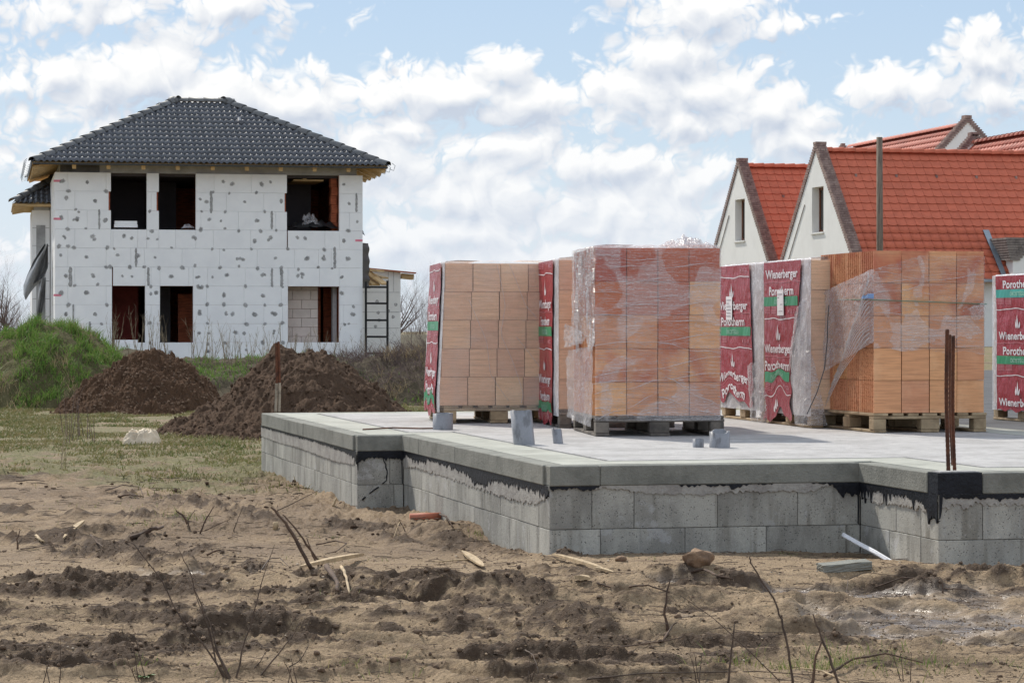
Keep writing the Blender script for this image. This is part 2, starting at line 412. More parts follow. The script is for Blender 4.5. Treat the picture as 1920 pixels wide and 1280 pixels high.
def film_mat(name, base=.14, rot=0.0, patch=.5, thr=(.5, .54), pscale=3.0, streak=(1.5, 1.5, 26), tint=(.82,.80,.82), bumpd=.02, glints=.35, rough=.22, sscale=3.0):
    m, t, b = newmat(name)
    tc = N(t, 'ShaderNodeTexCoord'); v = tc.outputs['Object']
    if rot:
        rn = N(t, 'ShaderNodeVectorRotate', rotation_type='AXIS_ANGLE'); link(t, v, rn.inputs[0]); rn.inputs['Axis'].default_value = (1, 0, 0) ; rn.inputs['Angle'].default_value = rot; vr = rn.outputs[0]
    else: vr = v
    s = noise(t, VM(t, 'MULTIPLY', vr, streak), sscale, 5, .6, .6)
    big = noise(t, v, pscale, 2, .5, .4)
    pf = ramp(t, big, *thr)
    op = M_(t, 'ADD', M_(t, 'MULTIPLY', pf, patch), base)
    lines = ramp(t, s, .56, .70)
    th2 = noise(t, VM(t, 'ADD', VM(t, 'MULTIPLY', vr, (streak[0]*.8, streak[1]*.8, streak[2]*1.6)), (3, 5, 7)), sscale*1.2, 2, .5, .9)
    fine_ = ramp(t, M_(t, 'ABSOLUTE', M_(t, 'MULTIPLY_ADD', th2, 2.0, -1.0)), .05, .0)
    th3 = noise(t, VM(t, 'MULTIPLY', vr, (streak[0]*1.1, streak[1]*1.1, streak[2]*.7)), sscale, 2, .5, 1.5)
    fine3 = ramp(t, M_(t, 'ABSOLUTE', M_(t, 'MULTIPLY_ADD', th3, 2.0, -1.0)), .035, .0)
    lines = M_(t, 'MAXIMUM', lines, M_(t, 'MULTIPLY', M_(t, 'MAXIMUM', fine_, fine3), 1.5), clamp=False)
    op = M_(t, 'ADD', op, M_(t, 'MULTIPLY', lines, glints), clamp=True)
    tr = N(t, 'ShaderNodeBsdfTransparent'); mx = N(t, 'ShaderNodeMixShader')
    b.inputs['Base Color'].default_value = (*tint, 1); b.inputs['Roughness'].default_value = rough
    b.inputs['Specular IOR Level'].default_value = .8
    bn = N(t, 'ShaderNodeBump'); bn.inputs['Strength'].default_value = .9; bn.inputs['Distance'].default_value = bumpd
    link(t, s, bn.inputs['Height']); link(t, bn.outputs[0], b.inputs['Normal'])
    fr = N(t, 'ShaderNodeFresnel'); fr.inputs[0].default_value = 1.35; link(t, bn.outputs[0], fr.inputs[1])
    op = M_(t, 'MAXIMUM', op, M_(t, 'MULTIPLY', fr.outputs[0], .3), clamp=True)
    link(t, op, mx.inputs[0]); link(t, tr.outputs[0], mx.inputs[1]); link(t, b.outputs[0], mx.inputs[2])
    link(t, mx.outputs[0], t.nodes['Material Output'].inputs[0])
    return m
m_filmA = film_mat('clear_stretch_film', .05, 0, .19, (.52,.545), 2.6, glints=.30, tint=(.85,.80,.80))
m_filmB = film_mat('clear_film_orange', .04, 0, .22, (.54,.56), 3.6, glints=.26, tint=(.85,.80,.78))
m_filmT = film_mat('tight_shrink_film', .12, 0, .12, (.45,.7), 2.0, streak=(2, 2, 5), glints=.05, tint=(.86,.78,.72))
m_filmW = film_mat('milky_film_margin', .55, 0, .15, (.4,.7), 5, streak=(6, 6, 2), glints=.25, tint=(.80,.79,.82))
m_filmG = film_mat('crinkled_glossy_film', .22, 0, .3, (.45,.6), 5, streak=(3, 3, 30), glints=.5, bumpd=.06, rough=.12)
m_filmL = film_mat('loose_crinkled_film', .16, .65, .16, (.42,.6), 5, streak=(4, 3, 22), glints=.42, bumpd=.03, rough=.16)

def banner_mat():
    m, t, b = newmat('crimson_printed_film')
    tc = N(t, 'ShaderNodeTexCoord'); v = tc.outputs['Object']
    n = noise(t, VM(t, 'MULTIPLY', v, (2, 2, 1)), 3, 4)
    col = mixc(t, n, (.38,.020,.042), (.31,.015,.032))
    link(t, col, b.inputs['Base Color']); b.inputs['Roughness'].default_value = .25; b.inputs['Specular IOR Level'].default_value = .6
    bn = N(t, 'ShaderNodeBump'); bn.inputs['Strength'].default_value = .7; bn.inputs['Distance'].default_value = .02
    link(t, noise(t, VM(t, 'MULTIPLY', v, (1, 8, 2.5)), 3.0, 4, .6, .8), bn.inputs['Height']); link(t, bn.outputs[0], b.inputs['Normal'])
    return m
m_banner = banner_mat()
# ------------------------------------------------------------------ plot axes
A0 = R(12.9); CA, SA = math.cos(A0), math.sin(A0)
FO = (.2075, 14.53)                       # front left corner of the slab
def uv2xy(u, v): return (FO[0]+u*CA-v*SA, FO[1]+u*SA+v*CA)
def xy2uv(x, y): dx = x-FO[0]; dy = y-FO[1]; return dx*CA+dy*SA, -dx*SA+dy*CA

# ------------------------------------------------------------------ ground
def Yof(py, z=0.0): return (EYE-z)*F/(py-HOR)
RUTS = []   # (list of (px,py), width, depth)
def rutline(pts, w, d, lug=0): RUTS.append(([((px-960)/F*Yof(py), Yof(py)) for px, py in pts], w, d, lug))
_rr = random.Random(77)
for y0_ in (1098, 1122, 1140, 1160, 1178, 1192, 1208, 1228, 1246, 1262, 1276):
    pts_ = []; yy0 = y0_+_rr.uniform(-5, 5); sl = _rr.uniform(-.02, .03)
    for k_ in range(13): pts_.append((-250+k_*200, yy0+sl*(k_*200-1000)*.5+_rr.uniform(-5, 5)))
    a_ = _rr.randint(0, 4); b_ = _rr.randint(9, 13)
    rutline(pts_[a_:b_], _rr.uniform(.035, .075), _rr.uniform(.018, .034), 1)
for (xa, ya, xb, yb) in ((30,1010,520,1090),(120,1040,700,1150),(380,1070,900,1120),(560,1100,1080,1190),(1050,1090,1900,1115),(1180,1140,1950,1135),(-100,960,300,985),(650,990,1000,1060),(200,930,520,985),(1300,1195,1980,1170)):
    rutline([(xa,ya),((xa+xb)/2,(ya+yb)/2+_rr.uniform(-10,10)),(xb,yb)], _rr.uniform(.04,.09), _rr.uniform(.015,.03), 1)
rutline([(190,1012),(330,1045),(450,1080),(640,1118),(860,1150),(1100,1165)], .11, .035, 0)
rutline([(-200,1118),(200,1112),(500,1128),(800,1150),(1200,1165),(1600,1175),(2100,1160)], .16, .035, 1)
rutline([(-200,1165),(200,1168),(560,1180),(900,1200),(1300,1205),(1700,1195),(2100,1200)], .15, .035, 1)
rutline([(-200,1212),(300,1216),(700,1212),(1200,1228),(1700,1216),(2100,1225)], .16, .03, 1)
rutline([(-200,1262),(300,1258),(800,1262),(1400,1252),(2100,1262)], .12, .02, 0)
rutline([(1020,1112),(1200,1118),(1450,1128),(1700,1132),(2000,1120)], .16, .035, 0)
rutline([(1000,1150),(1350,1152),(1500,1180),(1750,1170),(2100,1190)], .14, .05, 0)
rutline([(-100,905),(150,900),(380,905)], .2, .03, 1)
def seg_dist(x, y, pts):
    best = np.full(x.shape, 1e9); 
    for (x0, y0), (x1, y1) in zip(pts[:-1], pts[1:]):
        dx, dy = x1-x0, y1-y0; t = np.clip(((x-x0)*dx+(y-y0)*dy)/(dx*dx+dy*dy), 0, 1)
        d = np.hypot(x-(x0+t*dx), y-(y0+t*dy)); best = np.minimum(best, d)
    return best
PUD = [(1290,1105,.30,.10),(1560,1122,.55,.12),(1850,1128,.45,.14),(1760,1170,.8,.22),(1390,1166,.25,.08),(1880,1215,.3,.1),(700,905,.0,.0),(360,1085,.35,.12)]
def ground(x, y, full=False):
    x = np.asarray(x, float); y = np.asarray(y, float)
    sh = np.broadcast(x, y).shape; x = np.broadcast_to(x, sh); y = np.broadcast_to(y, sh)
    near = 1-sst(24, 34, y)
    h = .035*fbm(x*.35, y*.35, 3, 1)+.01
    wob = .22*fbm(x*.9, y*.9, 3, 5)
    clodm = np.zeros(sh); depth = np.zeros(sh)
    yw = y+wob*.5
    for pts, w, d, lug in RUTS:
        ds = seg_dist(x, yw, pts)
        ww = w*(1+.35*pn(x*1.1, y*1.1, 9))
        depth = depth-d*np.exp(-(ds/ww)**2)+d*.75*np.exp(-((ds-ww*1.9)/(ww*.8))**2)
        clodm = np.maximum(clodm, np.exp(-((ds-ww*1.5)/(ww*1.0))**2)*(.9 if lug else .65))
    # lumpy soil: billowed noise where churned
    patch = sst(.0, .45, fbm(x*.75+3, y*1.1, 3, 17))
    front = sst(15.6, 13.5, y)
    brk = sst(-.45, .25, fbm(x*1.3, y*2.6, 3, 19))
    cm = np.clip(clodm*(.25+.55*brk+.35*patch)+patch*.12*front, 0, 1)
    left = sst(1.2, -1.0, x)
    cm = cm*(.65+.5*left)
    def billow(s_, o_, sd, g_=.68):
        r_ = 0; a_ = 1.; f_ = 1.; tot = 0
        for i in range(o_): r_ = r_+a_*np.abs(pn(x*s_*f_+i*5.1, y*s_*f_-i*2.7, sd+i)); tot += a_; a_ *= g_; f_ *= 2.1
        return r_/tot*1.9
    b1 = np.clip(billow(4.2, 5, 21)*1.5, 0, 1.4); b2 = billow(15, 3, 31)
    clod = np.clip(b1-.36, 0, 1)*.034+np.clip(b2, 0, 1)*.020+.007*np.abs(fbm(x*34, y*34, 2, 37))
    fine = .004*np.abs(fbm(x*7, y*9, 3, 45))*sst(0, .3, fbm(x*.9, y*1.4, 2, 47)+.15)+.008*fbm(x*3.0, y*3.0, 5, 41, .62)+.0055*np.abs(fbm(x*18, y*14, 3, 51, .65))
    h = h+near*(depth+cm*clod*1.25+fine)
    # faint clods everywhere in the middle distance
    mid = sst(14.5, 17, y)*near
    h = h+mid*(np.clip(billow(2.6, 5, 61, .68)-.42, 0, 1)*.085+.008*fbm(x*9, y*6, 3, 65))
    # level strip along the slab, rising a little at the corner
    u, v = xy2uv(x, y)
    dfront = np.where(u > 0, np.abs(v+.15), np.hypot(u, v+.15))
    h = h+.055*np.exp(-(np.hypot(x-.9, (y-14.2)*1.3)/.9)**2)+.05*np.exp(-(np.hypot(x-2.6, (y-13.4)*1.5)/1.2)**2)
    h = h+.09*np.exp(-(np.hypot(x+.36, (y-16.4))/.33)**2)
    # puddles are flat and low
    pm = np.zeros(sh)
    for px, py, rx, ry in PUD:
        if rx == 0: continue
        Y = Yof(py); X = (px-960)/F*Y
        q = np.hypot((x-X)/rx, (y-Y)/(ry*3.2))+.35*fbm(x*4, y*4, 3, 71)
        pm = np.maximum(pm, sst(1.05, .55, q))
    h = h*(1-pm*.8)-.012*pm
    # raised ground right of and behind the slab
    rise = sst(4.65, 4.95, u)*sst(1.0, 4.0, v)*sst(2.6, 3.2, x)
    h = h*(1-rise)+.47*rise
    far = sst(52, 64, y)
    h = h+far*.35*(x < 40)
    inside = (u > .3) & (u < 4.5) & (v > .5) & (v < 9.4)
    h = np.where(inside, -.2, h)
    if full:
        moist = np.clip(cm*np.clip(b1, 0, 1)*.98+.22*near*sst(0, .6, fbm(x*.8, y*1.6, 4, 81)), 0, 1)
        moist = np.clip(moist+.55*sst(-.006, -.03, depth)*(.4+.6*patch), 0, 1)
        moist = moist+.45*sst(.5, .15, np.minimum(np.abs(v+.0)+(u < 0)*9+(v > .3)*9, 9))*.6  # dark strip along the front wall foot: its shade is put into colour
        grass = sst(17.5, 25, y+2.2*fbm(x*.5, y*.35, 3, 91)-.0*x)*(1-sst(3.0, 4.5, u)*0)
        return h, np.clip(moist, 0, 1), grass, pm
    return h
def gz(x, y): return float(ground(np.array([x]), np.array([y]))[0])

def axis(parts):
    r = []
    for a, b, s in parts:
        n = max(1, int(round((b-a)/s))); r.append(np.linspace(a, b, n, endpoint=False))
    r.append(np.array([parts[-1][1]])); return np.concatenate(r)
xs = axis([(-900,-200,100),(-200,-40,20),(-40,-14,3),(-14,-6,.5),(-6,-2.7,.06),(-2.7,2.9,.0125),(2.9,6.5,.08),(6.5,14,.5),(14,40,3),(40,200,20),(200,900,100)])
ys = axis([(-300,-20,40),(-20,6,3),(6,9.2,.2),(9.2,13.5,.0145),(13.5,17,.024),(17,28,.07),(28,50,.3),(50,100,2),(100,300,20),(300,2500,220)])
GX, GY = np.meshgrid(xs, ys)
H, MO, GR, PM = ground(GX, GY, True)
P = np.stack([GX, GY, H], -1)

m, t, b = newmat('sandy_soil')
tc = N(t, 'ShaderNodeTexCoord'); v = tc.outputs['Object']
def at_(n_):
    a = N(t, 'ShaderNodeAttribute'); a.attribute_name = n_; return a.outputs['Fac']
mo, gr, pu = at_('moist'), at_('grass'), at_('puddle')  # moist also carries the shade strip at the wall foot
base = mixc(t, noise(t, v, 1.4, 5, .6), (.43,.312,.192), (.30,.210,.128))
base = mixc(t, ramp(t, noise(t, VM(t, 'MULTIPLY', v, (.55, 4, 1)), 4, 7, .70), .47, .66, 0, .7), base, (.145,.095,.060))
sx_ = N(t, 'ShaderNodeSeparateXYZ'); link(t, v, sx_.inputs[0])
base = mixc(t, M_(t, 'MULTIPLY', ramp(t, sx_.outputs[1], 13.6, 15.5), ramp(t, noise(t, v, .8, 4), .35, .6, .2, .62)), base, (.155,.105,.07))
base = mixc(t, .8, base, mixc(t, noise(t, v, 75, 5, .75), (.0,.0,.0), (1,1,1)), 'OVERLAY')
mf = ramp(t, M_(t, 'ADD', mo, M_(t, 'MULTIPLY_ADD', noise(t, v, 12, 5, .65), .7, -.35)), .22, .62)
dark = mixc(t, noise(t, v, 30, 4), (.048,.029,.017), (.13,.085,.053))
base = mixc(t, mf, base, dark)
vor = N(t, 'ShaderNodeTexVoronoi'); vor.inputs['Scale'].default_value = 34; link(t, v, vor.inputs['Vector'])
grain = M_(t, 'MULTIPLY', ramp(t, vor.outputs['Distance'], .10, .2, 1, 0), ramp(t, noise(t, v, 5, 3), .5, .62))
base = mixc(t, M_(t, 'MULTIPLY', grain, .6), base, (.40,.28,.16))
turf = mixc(t, noise(t, v, .9, 5, .65), (.20,.165,.085), (.15,.145,.055))
turf = mixc(t, ramp(t, noise(t, v, 2.3, 4), .45, .62), turf, (.23,.165,.10))
turf = mixc(t, .75, turf, mixc(t, noise(t, VM(t, 'MULTIPLY', v, (1, .45, 1)), 26, 4, .7), (0,0,0), (1,1,1)), 'OVERLAY')
gf = ramp(t, M_(t, 'ADD', gr, M_(t, 'MULTIPLY_ADD', noise(t, v, 1.6, 5, .65), 1.1, -.55)), .35, .75)
base = mixc(t, gf, base, turf)
base = mixc(t, M_(t, 'MULTIPLY', pu, .6), base, (.16,.125,.10))
link(t, base, b.inputs['Base Color'])
wet = M_(t, 'MULTIPLY', pu, ramp(t, noise(t, v, 7, 4), .40, .55))
link(t, M_(t, 'MULTIPLY_ADD', wet, -.72, .88), b.inputs['Roughness'])
b.inputs['Specular IOR Level'].default_value = .35
bn = N(t, 'ShaderNodeBump'); bn.inputs['Distance'].default_value = .03; bn.inputs['Strength'].default_value = 1
hh = M_(t, 'ADD', noise(t, v, 38, 6, .7), M_(t, 'MULTIPLY', grain, .4))
link(t, M_(t, 'MULTIPLY', hh, M_(t, 'MULTIPLY_ADD', wet, -.93, 1)), bn.inputs['Height']); link(t, bn.outputs[0], b.inputs['Normal'])
m_soil = m
gme = grid_mesh('ground', P, m_soil)
attr(gme, 'moist', MO); attr(gme, 'grass', GR); attr(gme, 'puddle', PM)
put('ground', gme, kind='structure', label='churned sandy building ground with wheel ruts and puddles')

# ------------------------------------------------------------------ heaps and banks
def heap(name, cx, cy, rx, ry, fn, m_, n=120, ang=0, **kw):
    """height field over an ellipse-bounded square, local coords"""
    g_ = np.linspace(-1.25, 1.25, n); X, Y = np.meshgrid(g_, g_)
    wx = cx+X*rx; wy = cy+Y*ry
    z = fn(X, Y, wx, wy)
    Pp = np.stack([X*rx, Y*ry, z], -1)
    me = grid_mesh(name, Pp, m_)
    return put(name, me, loc=(cx, cy, 0), **kw), z, wx, wy
def soil_mat(name, c1, c2, c3, gscale=20):
    m, t, b = newmat(name)
    tc = N(t, 'ShaderNodeTexCoord'); v = tc.outputs['Object']
    col = mixc(t, noise(t, v, 2.2, 5, .65), c1, c2)
    col = mixc(t, .55, col, mixc(t, noise(t, v, 26, 5, .7), (0,0,0), (1,1,1)), 'OVERLAY')
    vor = N(t, 'ShaderNodeTexVoronoi'); vor.inputs['Scale'].default_value = gscale; link(t, v, vor.inputs['Vector'])
    s = M_(t, 'MULTIPLY', ramp(t, vor.outputs['Distance'], .14, .26, 1, 0), ramp(t, noise(t, v, 6, 3), .48, .6))
    col = mixc(t, M_(t, 'MULTIPLY', s, .7), col, c3)
    link(t, col, b.inputs['Base Color']); b.inputs['Roughness'].default_value = .95; b.inputs['Specular IOR Level'].default_value = .2
    bn = N(t, 'ShaderNodeBump'); bn.inputs['Distance'].default_value = .06; bn.inputs['Strength'].default_value = 1
    link(t, M_(t, 'ADD', noise(t, v, 9, 8, .75), M_(t, 'MULTIPLY', s, .3)), bn.inputs['Height']); link(t, bn.outputs[0], b.inputs['Normal'])
    return m
m_dirt1 = soil_mat('stony_brown_spoil', (.125,.070,.040), (.08,.045,.027), (.22,.145,.09))
m_dirt2 = soil_mat('fine_brown_topsoil', (.125,.078,.05), (.082,.050,.033), (.17,.115,.075), 26)
m_bankg = soil_mat('grassy_bank_soil', (.09,.10,.035), (.12,.085,.05), (.16,.15,.06), 12)
m_bankb = soil_mat('overgrown_bank_soil', (.12,.095,.06), (.075,.062,.042), (.20,.17,.12), 12)

def cone(X, Y, top=.12, p=1.15):
    r = np.hypot(X, Y); return np.clip(1-np.clip((r-top)/(1-top), 0, 1.3)**p, -.3, 1)
def f2(X, Y, wx, wy):
    Xs = np.where(X < 0, X, X*1.12)
    Yw = Y+.12*np.sin(3*X)
    r = cone(Xs, Yw, .20, .96)
    flat = .92+.08*sst(.6, .0, np.abs(X))
    z = 1.06*np.clip(r, -.1, 1)*flat + .13*fbm(wx*1.5, wy*1.5, 4, 101)*sst(-.05, .3, r) + .075*np.abs(fbm(wx*3.4, wy*3.4, 5, 105, .62))+.02*fbm(wx*22, wy*22, 2, 107)
    return z-.06
H2o, z2h, wx2h, wy2h = heap('dirt_pile', -2.53, 32.0, 1.90, 2.3, f2, m_dirt2, 300, cat='dirt pile', label='nearer dark brown soil heap with steep peak behind the slab corner', group='dirt heaps')
def f1(X, Y, wx, wy):
    r = cone(X, Y, .22, 1.0)
    z = .95*np.clip(r, -.1, 1)+.12*fbm(wx*1.7, wy*1.7, 4, 111)*sst(-.05, .3, r)+.10*np.abs(fbm(wx*3.6, wy*3.6, 5, 115, .66))+.025*fbm(wx*20, wy*20, 2, 117)
    return z-.07
H1o, z1h, wx1h, wy1h = heap('dirt_pile', -5.80, 41.6, 1.5, 1.7, f1, m_dirt1, 300, cat='dirt pile', label='farther stony reddish brown soil heap beside the grassy mound', group='dirt heaps')
def fg(X, Y, wx, wy):
    r = cone(X, Y, .1, 1.4)
    return 1.52*np.clip(r, -.2, 1)+.13*fbm(wx*1.2, wy*1.2, 4, 121)+.05*fbm(wx*5, wy*5, 3, 125)-.12
_, zG, wxG, wyG = heap('grassy_mound', -7.95, 44.8, 2.15, 2.6, fg, m_bankg, 110, kind='structure')
def fb(X, Y, wx, wy):
    r = 1-np.clip(np.abs(Y), 0, 1)**1.6
    hgt = np.interp(wx, [-14,-9.5,-6.5,-5.9,-5.4,-4.6,-3.6,-2.7,-2.0,-1.2,-.6,2,9], [1.25,1.2,.95,.86,.83,.90,.93,.86,.93,1.05,1.12,1.1,1.1])
    return hgt*r+.09*fbm(wx*1.1, wy*1.1, 4, 131)*r+.05*fbm(wx*5, wy*5, 3, 135)-.08
_, zB, wxB, wyB = heap('spoil_bank', -3.0, 46.5, 8.5, 2.3, fb, m_bankb, 170, kind='structure')

# blades: one mesh of bent triangles per patch of grass
def blades(name, base, hgt, wid, m_, lean=.5, label=None, n_seg=1, kind='stuff'):
    n = len(base); a = rng.uniform(0, 2*math.pi, n); d = rng.uniform(0, 2*math.pi, n)
    L = lean*rng.uniform(.1, 1, n)*hgt
    wx_ = np.cos(a)*wid/2; wy_ = np.sin(a)*wid/2
    mid = base+np.stack([np.cos(d)*L*.35, np.sin(d)*L*.35, hgt*.6], -1)
    tip = base+np.stack([np.cos(d)*L, np.sin(d)*L, hgt], -1)
    o = np.stack([wx_, wy_, np.zeros(n)], -1)
    V = np.stack([base-o, base+o, mid+o*.7, mid-o*.7, tip], 1).reshape(-1, 3)
    i = np.arange(n)*5
    T = np.concatenate([np.stack([i, i+1, i+2], -1), np.stack([i, i+2, i+3], -1), np.stack([i+3, i+2, i+4], -1)])
    me = tri_mesh(name, V, T, m_)
    return put(name, me, label=label, kind=kind)
def grass_mat(name, cols, sc=1.5):
    m, t, b = newmat(name)
    tc = N(t, 'ShaderNodeTexCoord'); v = tc.outputs['Object']
    c = mixc(t, ramp(t, noise(t, v, sc, 4, .6), .35, .65), cols[0], cols[1])
    c = mixc(t, ramp(t, noise(t, v, sc*14, 2, .6), .45, .6), c, cols[2])
    link(t, c, b.inputs['Base Color']); b.inputs['Roughness'].default_value = .6; b.inputs['Specular IOR Level'].default_value = .25
    b.inputs['Subsurface Weight'].default_value = 0
    tl = N(t, 'ShaderNodeBsdfTranslucent'); mx = N(t, 'ShaderNodeMixShader'); mx.inputs[0].default_value = .3
    link(t, c, tl.inputs[0]); link(t, b.outputs[0], mx.inputs[1]); link(t, tl.outputs[0], mx.inputs[2])
    link(t, mx.outputs[0], t.nodes['Material Output'].inputs[0])
    return m
m_gfield = grass_mat('short_winter_grass', [(.20,.185,.075), (.10,.135,.035), (.28,.23,.12)], 1.2)
m_ggreen = grass_mat('fresh_green_grass', [(.085,.20,.028), (.14,.27,.045), (.22,.26,.08)], 2.2)
m_gdry = grass_mat('dry_grass_stems', [(.30,.23,.13), (.22,.16,.09), (.40,.32,.19)], 1.5)
# field
n = 230000
bx = rng.uniform(-9.5, 1.2, n); by = 19.5+(rng.uniform(0, 1, n)**.8)*25
dens = sst(.0, .6, fbm(bx*.7, by*.6, 4, 141)+.35*sst(19, 25, by)-.05)*sst(17.5, 22.5, by+1.2*fbm(bx*.6, by*.6, 3, 145))
vis = np.abs(bx+.0) < by*.2+.6
k = (rng.uniform(0, 1, n) < dens**.7) & vis
bx, by = bx[k], by[k]; bz = ground(bx, by)
hg = rng.uniform(.010, .048, len(bx))*(1+.8*sst(.2, .6, fbm(bx*1.1, by*1.1, 3, 151)))
blades('grass', np.stack([bx, by, bz-.004], -1), hg, .005+.0003*by, m_gfield, 1.6, 'sparse short winter grass on the field behind the mud')
# green mound and the bank behind
def on_grid(z, wx, wy, n, fn):
    ny, nx = z.shape; i = rng.integers(0, ny-1, n); j = rng.integers(0, nx-1, n)
    fx = rng.uniform(0, 1, n); fy = rng.uniform(0, 1, n)
    X = wx[i, j]+(wx[i, j+1]-wx[i, j])*fx; Y = wy[i, j]+(wy[i+1, j]-wy[i, j])*fy
    Z = z[i, j]*(1-fx)*(1-fy)+z[i, j+1]*fx*(1-fy)+z[i+1, j]*(1-fx)*fy+z[i+1, j+1]*fx*fy
    kk = (rng.uniform(0, 1, n) < fn(X, Y, Z)) & (Z > .0)
    return np.stack([X, Y, Z-.01], -1)[kk]
bs = on_grid(zG, wxG, wyG, 60000, lambda X, Y, Z: sst(-.6, .1, fbm(X*1.6, Y*1.6, 4, 161)+.35*(Z-.55))*.95)
blades('grass', bs, rng.uniform(.04, .12, len(bs))*(.5+1.6*sst(-.2, .5, fbm(bs[:, 0]*3, bs[:, 1]*3, 3, 163))), .013, m_ggreen, 1.1, 'lush green grass growing over the left mound')
bs = on_grid(zG, wxG, wyG, 14000, lambda X, Y, Z: sst(.1, .4, fbm(X*.9, Y*.9, 4, 171)-.4*(Z-.9)))
blades('dry_grass', bs, rng.uniform(.05, .2, len(bs)), .010, m_gdry, 1.1, 'brown dead grass on the lower side of the left mound')
bs = on_grid(zB, wxB, wyB, 70000, lambda X, Y, Z: sst(-2.2, -2.9, X)*sst(-.25, .15, fbm(X*1.0, Y*1.0, 4, 181)+.3*(Z-.5)))
blades('grass', bs, rng.uniform(.04, .13, len(bs)), .013, m_ggreen, 1.0, 'green grass on the bank between the two soil heaps')
bs = on_grid(zB, wxB, wyB, 60000, lambda X, Y, Z: sst(-2.6, -1.9, X)*sst(-.3, .3, fbm(X*1.0, Y*1.0, 4, 191)))
blades('dry_grass', bs, rng.uniform(.05, .26, len(bs)), .012, m_gdry, 1.4, 'matted dead grass on the bank right of the soil heaps')
bs = on_grid(zB, wxB, wyB, 14000, lambda X, Y, Z: sst(-2.6, -1.9, X)*sst(.1, .5, fbm(X*1.3, Y*1.3, 4, 195)-.8*(Z-.4)))
blades('grass', bs, rng.uniform(.04, .12, len(bs)), .014, m_ggreen, 1.0, 'green tufts low on the bank right of the soil heaps')
# foreground tufts
tuft = []
for (px, py, nb, sp, hh) in [(700,1268,60,.10,.05),(430,1262,50,.09,.04),(270,1268,60,.08,.03),(1350,1262,60,.07,.06),(1500,1255,160,.16,.06),(1620,1262,190,.14,.07),(1590,1245,120,.2,.05),
        (1730,1268,60,.1,.05),(1880,1262,70,.1,.05),(345,985,110,.10,.05),(265,1000,50,.10,.05),(590,1012,70,.10,.03),(640,1055,25,.2,.03),(905,1014,40,.06,.04),(850,995,40,.08,.03),
        (1480,1058,20,.05,.02),(1840,1060,30,.1,.02),(60,1000,40,.2,.03),(200,960,60,.3,.04),(430,880,200,.35,.06),(470,875,200,.25,.05),(360,905,60,.4,.05),(120,905,80,.4,.05),(650,1150,20,.1,.03),(1230,1075,15,.1,.02)]:
    Y = Yof(py); X = (px-960)/F*Y
    q = rng.normal(0, 1, (nb, 2))*[sp, sp*.8]+[X, Y]
    for a, b_ in q: tuft.append((a, b_, hh))
tuft = np.array(tuft); tz = ground(tuft[:, 0], tuft[:, 1])
blades('grass_tufts', np.stack([tuft[:, 0], tuft[:, 1], tz-.005], -1), tuft[:, 2]*rng.uniform(.4, 1.2, len(tuft)), .004, grass_mat('tuft_grass', [(.10,.18,.03), (.20,.24,.07), (.32,.27,.13)], 4), 1.2, 'small grass tufts scattered over the muddy ground')
# ------------------------------------------------------------------ foundation with its floor slab
ZT = .55; XH = .115
OUT = [(-.34,9.74),(-.34,4.43),(0,4.43),(0,0),(1.83,0),(1.83,-1.17),(4.75,-1.17),(4.75,9.74)]
fd = empty('house_foundation', 'raised concrete floor slab on grey block walls with foam edge boards, carrying the brick packs', 'foundation', (FO[0], FO[1], 0), A0)
def inset(poly, d):
    n = len(poly); r = []
    for i in range(n):
        p0, p, p1 = poly[i-1], poly[i], poly[(i+1) % n]
        e0 = np.array(p)-np.array(p0); e1 = np.array(p1)-np.array(p)
        e0 = e0/np.linalg.norm(e0); e1 = e1/np.linalg.norm(e1)
        n0 = np.array([-e0[1], e0[0]]); n1 = np.array([-e1[1], e1[0]])   # inward for counter-clockwise
        q = np.array(p)+d*(n0+n1) if abs(np.dot(e0, e1)) < .5 else np.array(p)+d*n0
        r.append((float(q[0]), float(q[1])))
    return r
body = inset(OUT, .262)
MB().prism(body, .1, ZT-.008).build('slab_core', m_slab, fd)
i1, i2, i3 = inset(OUT, .104), inset(OUT, .44), inset(OUT, .475)
def ring(a, b, z0, z1):
    mb = MB(); n = len(a)
    for i in range(n):
        j = (i+1) % n
        q = [a[i], a[j], b[j], b[i]]
        mb.prism(q, z0, z1)
    return mb
ring(i1, i2, .436, ZT).build('edge_strip', m_band, fd)
ring(i2, i3, .50, ZT-.004).build('mortar_gap', m_gap, fd, kind='stuff')
# slab surface: a finely dished sheet
MB().prism(i3, .50, ZT+.001).build('slab_surface', m_slab, fd)
# small saw line at the right-hand edge strip
def wob_box(s0, s1, y0, y1, z0, z1): return MB().box(s0, s1, y0, y1, z0, z1)
# blocks, edge boards, mortar and bitumen, wall by wall: start corner, heading, length, trim of thickness at either end
def hash_(i): return (math.sin(i*127.1)*43758.5453) % 1
SEGS = [ # name, start (u,v), dir, inward, length, joints top, joints bottom
 ('left', (-.34,4.43), (0,1), (1,0), 5.31, None, None, (.262, 0)),
 ('notch', (-.34,4.43), (1,0), (0,1), .34, [.24], [.27], (0, 0)),
 ('mid', (0,0), (0,1), (1,0), 4.43, None, None, (.262, 0)),
 ('front', (0,0), (1,0), (0,1), 1.83, [.245,.49,.977,1.455], [.295,.788,1.267,1.745], (0, 0)),
 ('step', (1.83,-1.17), (0,1), (1,0), 1.17, [.17,.62], [.25,.72], (.262, 0)),
 ('right', (1.83,-1.17), (1,0), (0,1), 2.92, None, None, (0, .262)),
 ('side', (4.75,-1.17), (0,1), (-1,0), 10.91, None, None, (0, 0)),
 ('back', (-.34,9.74), (1,0), (0,-1), 5.09, None, None, (0, .262)),
]
def P3d(st, d, inn, s, k, z): return (st[0]+d[0]*s+inn[0]*k, st[1]+d[1]*s+inn[1]*k, z)
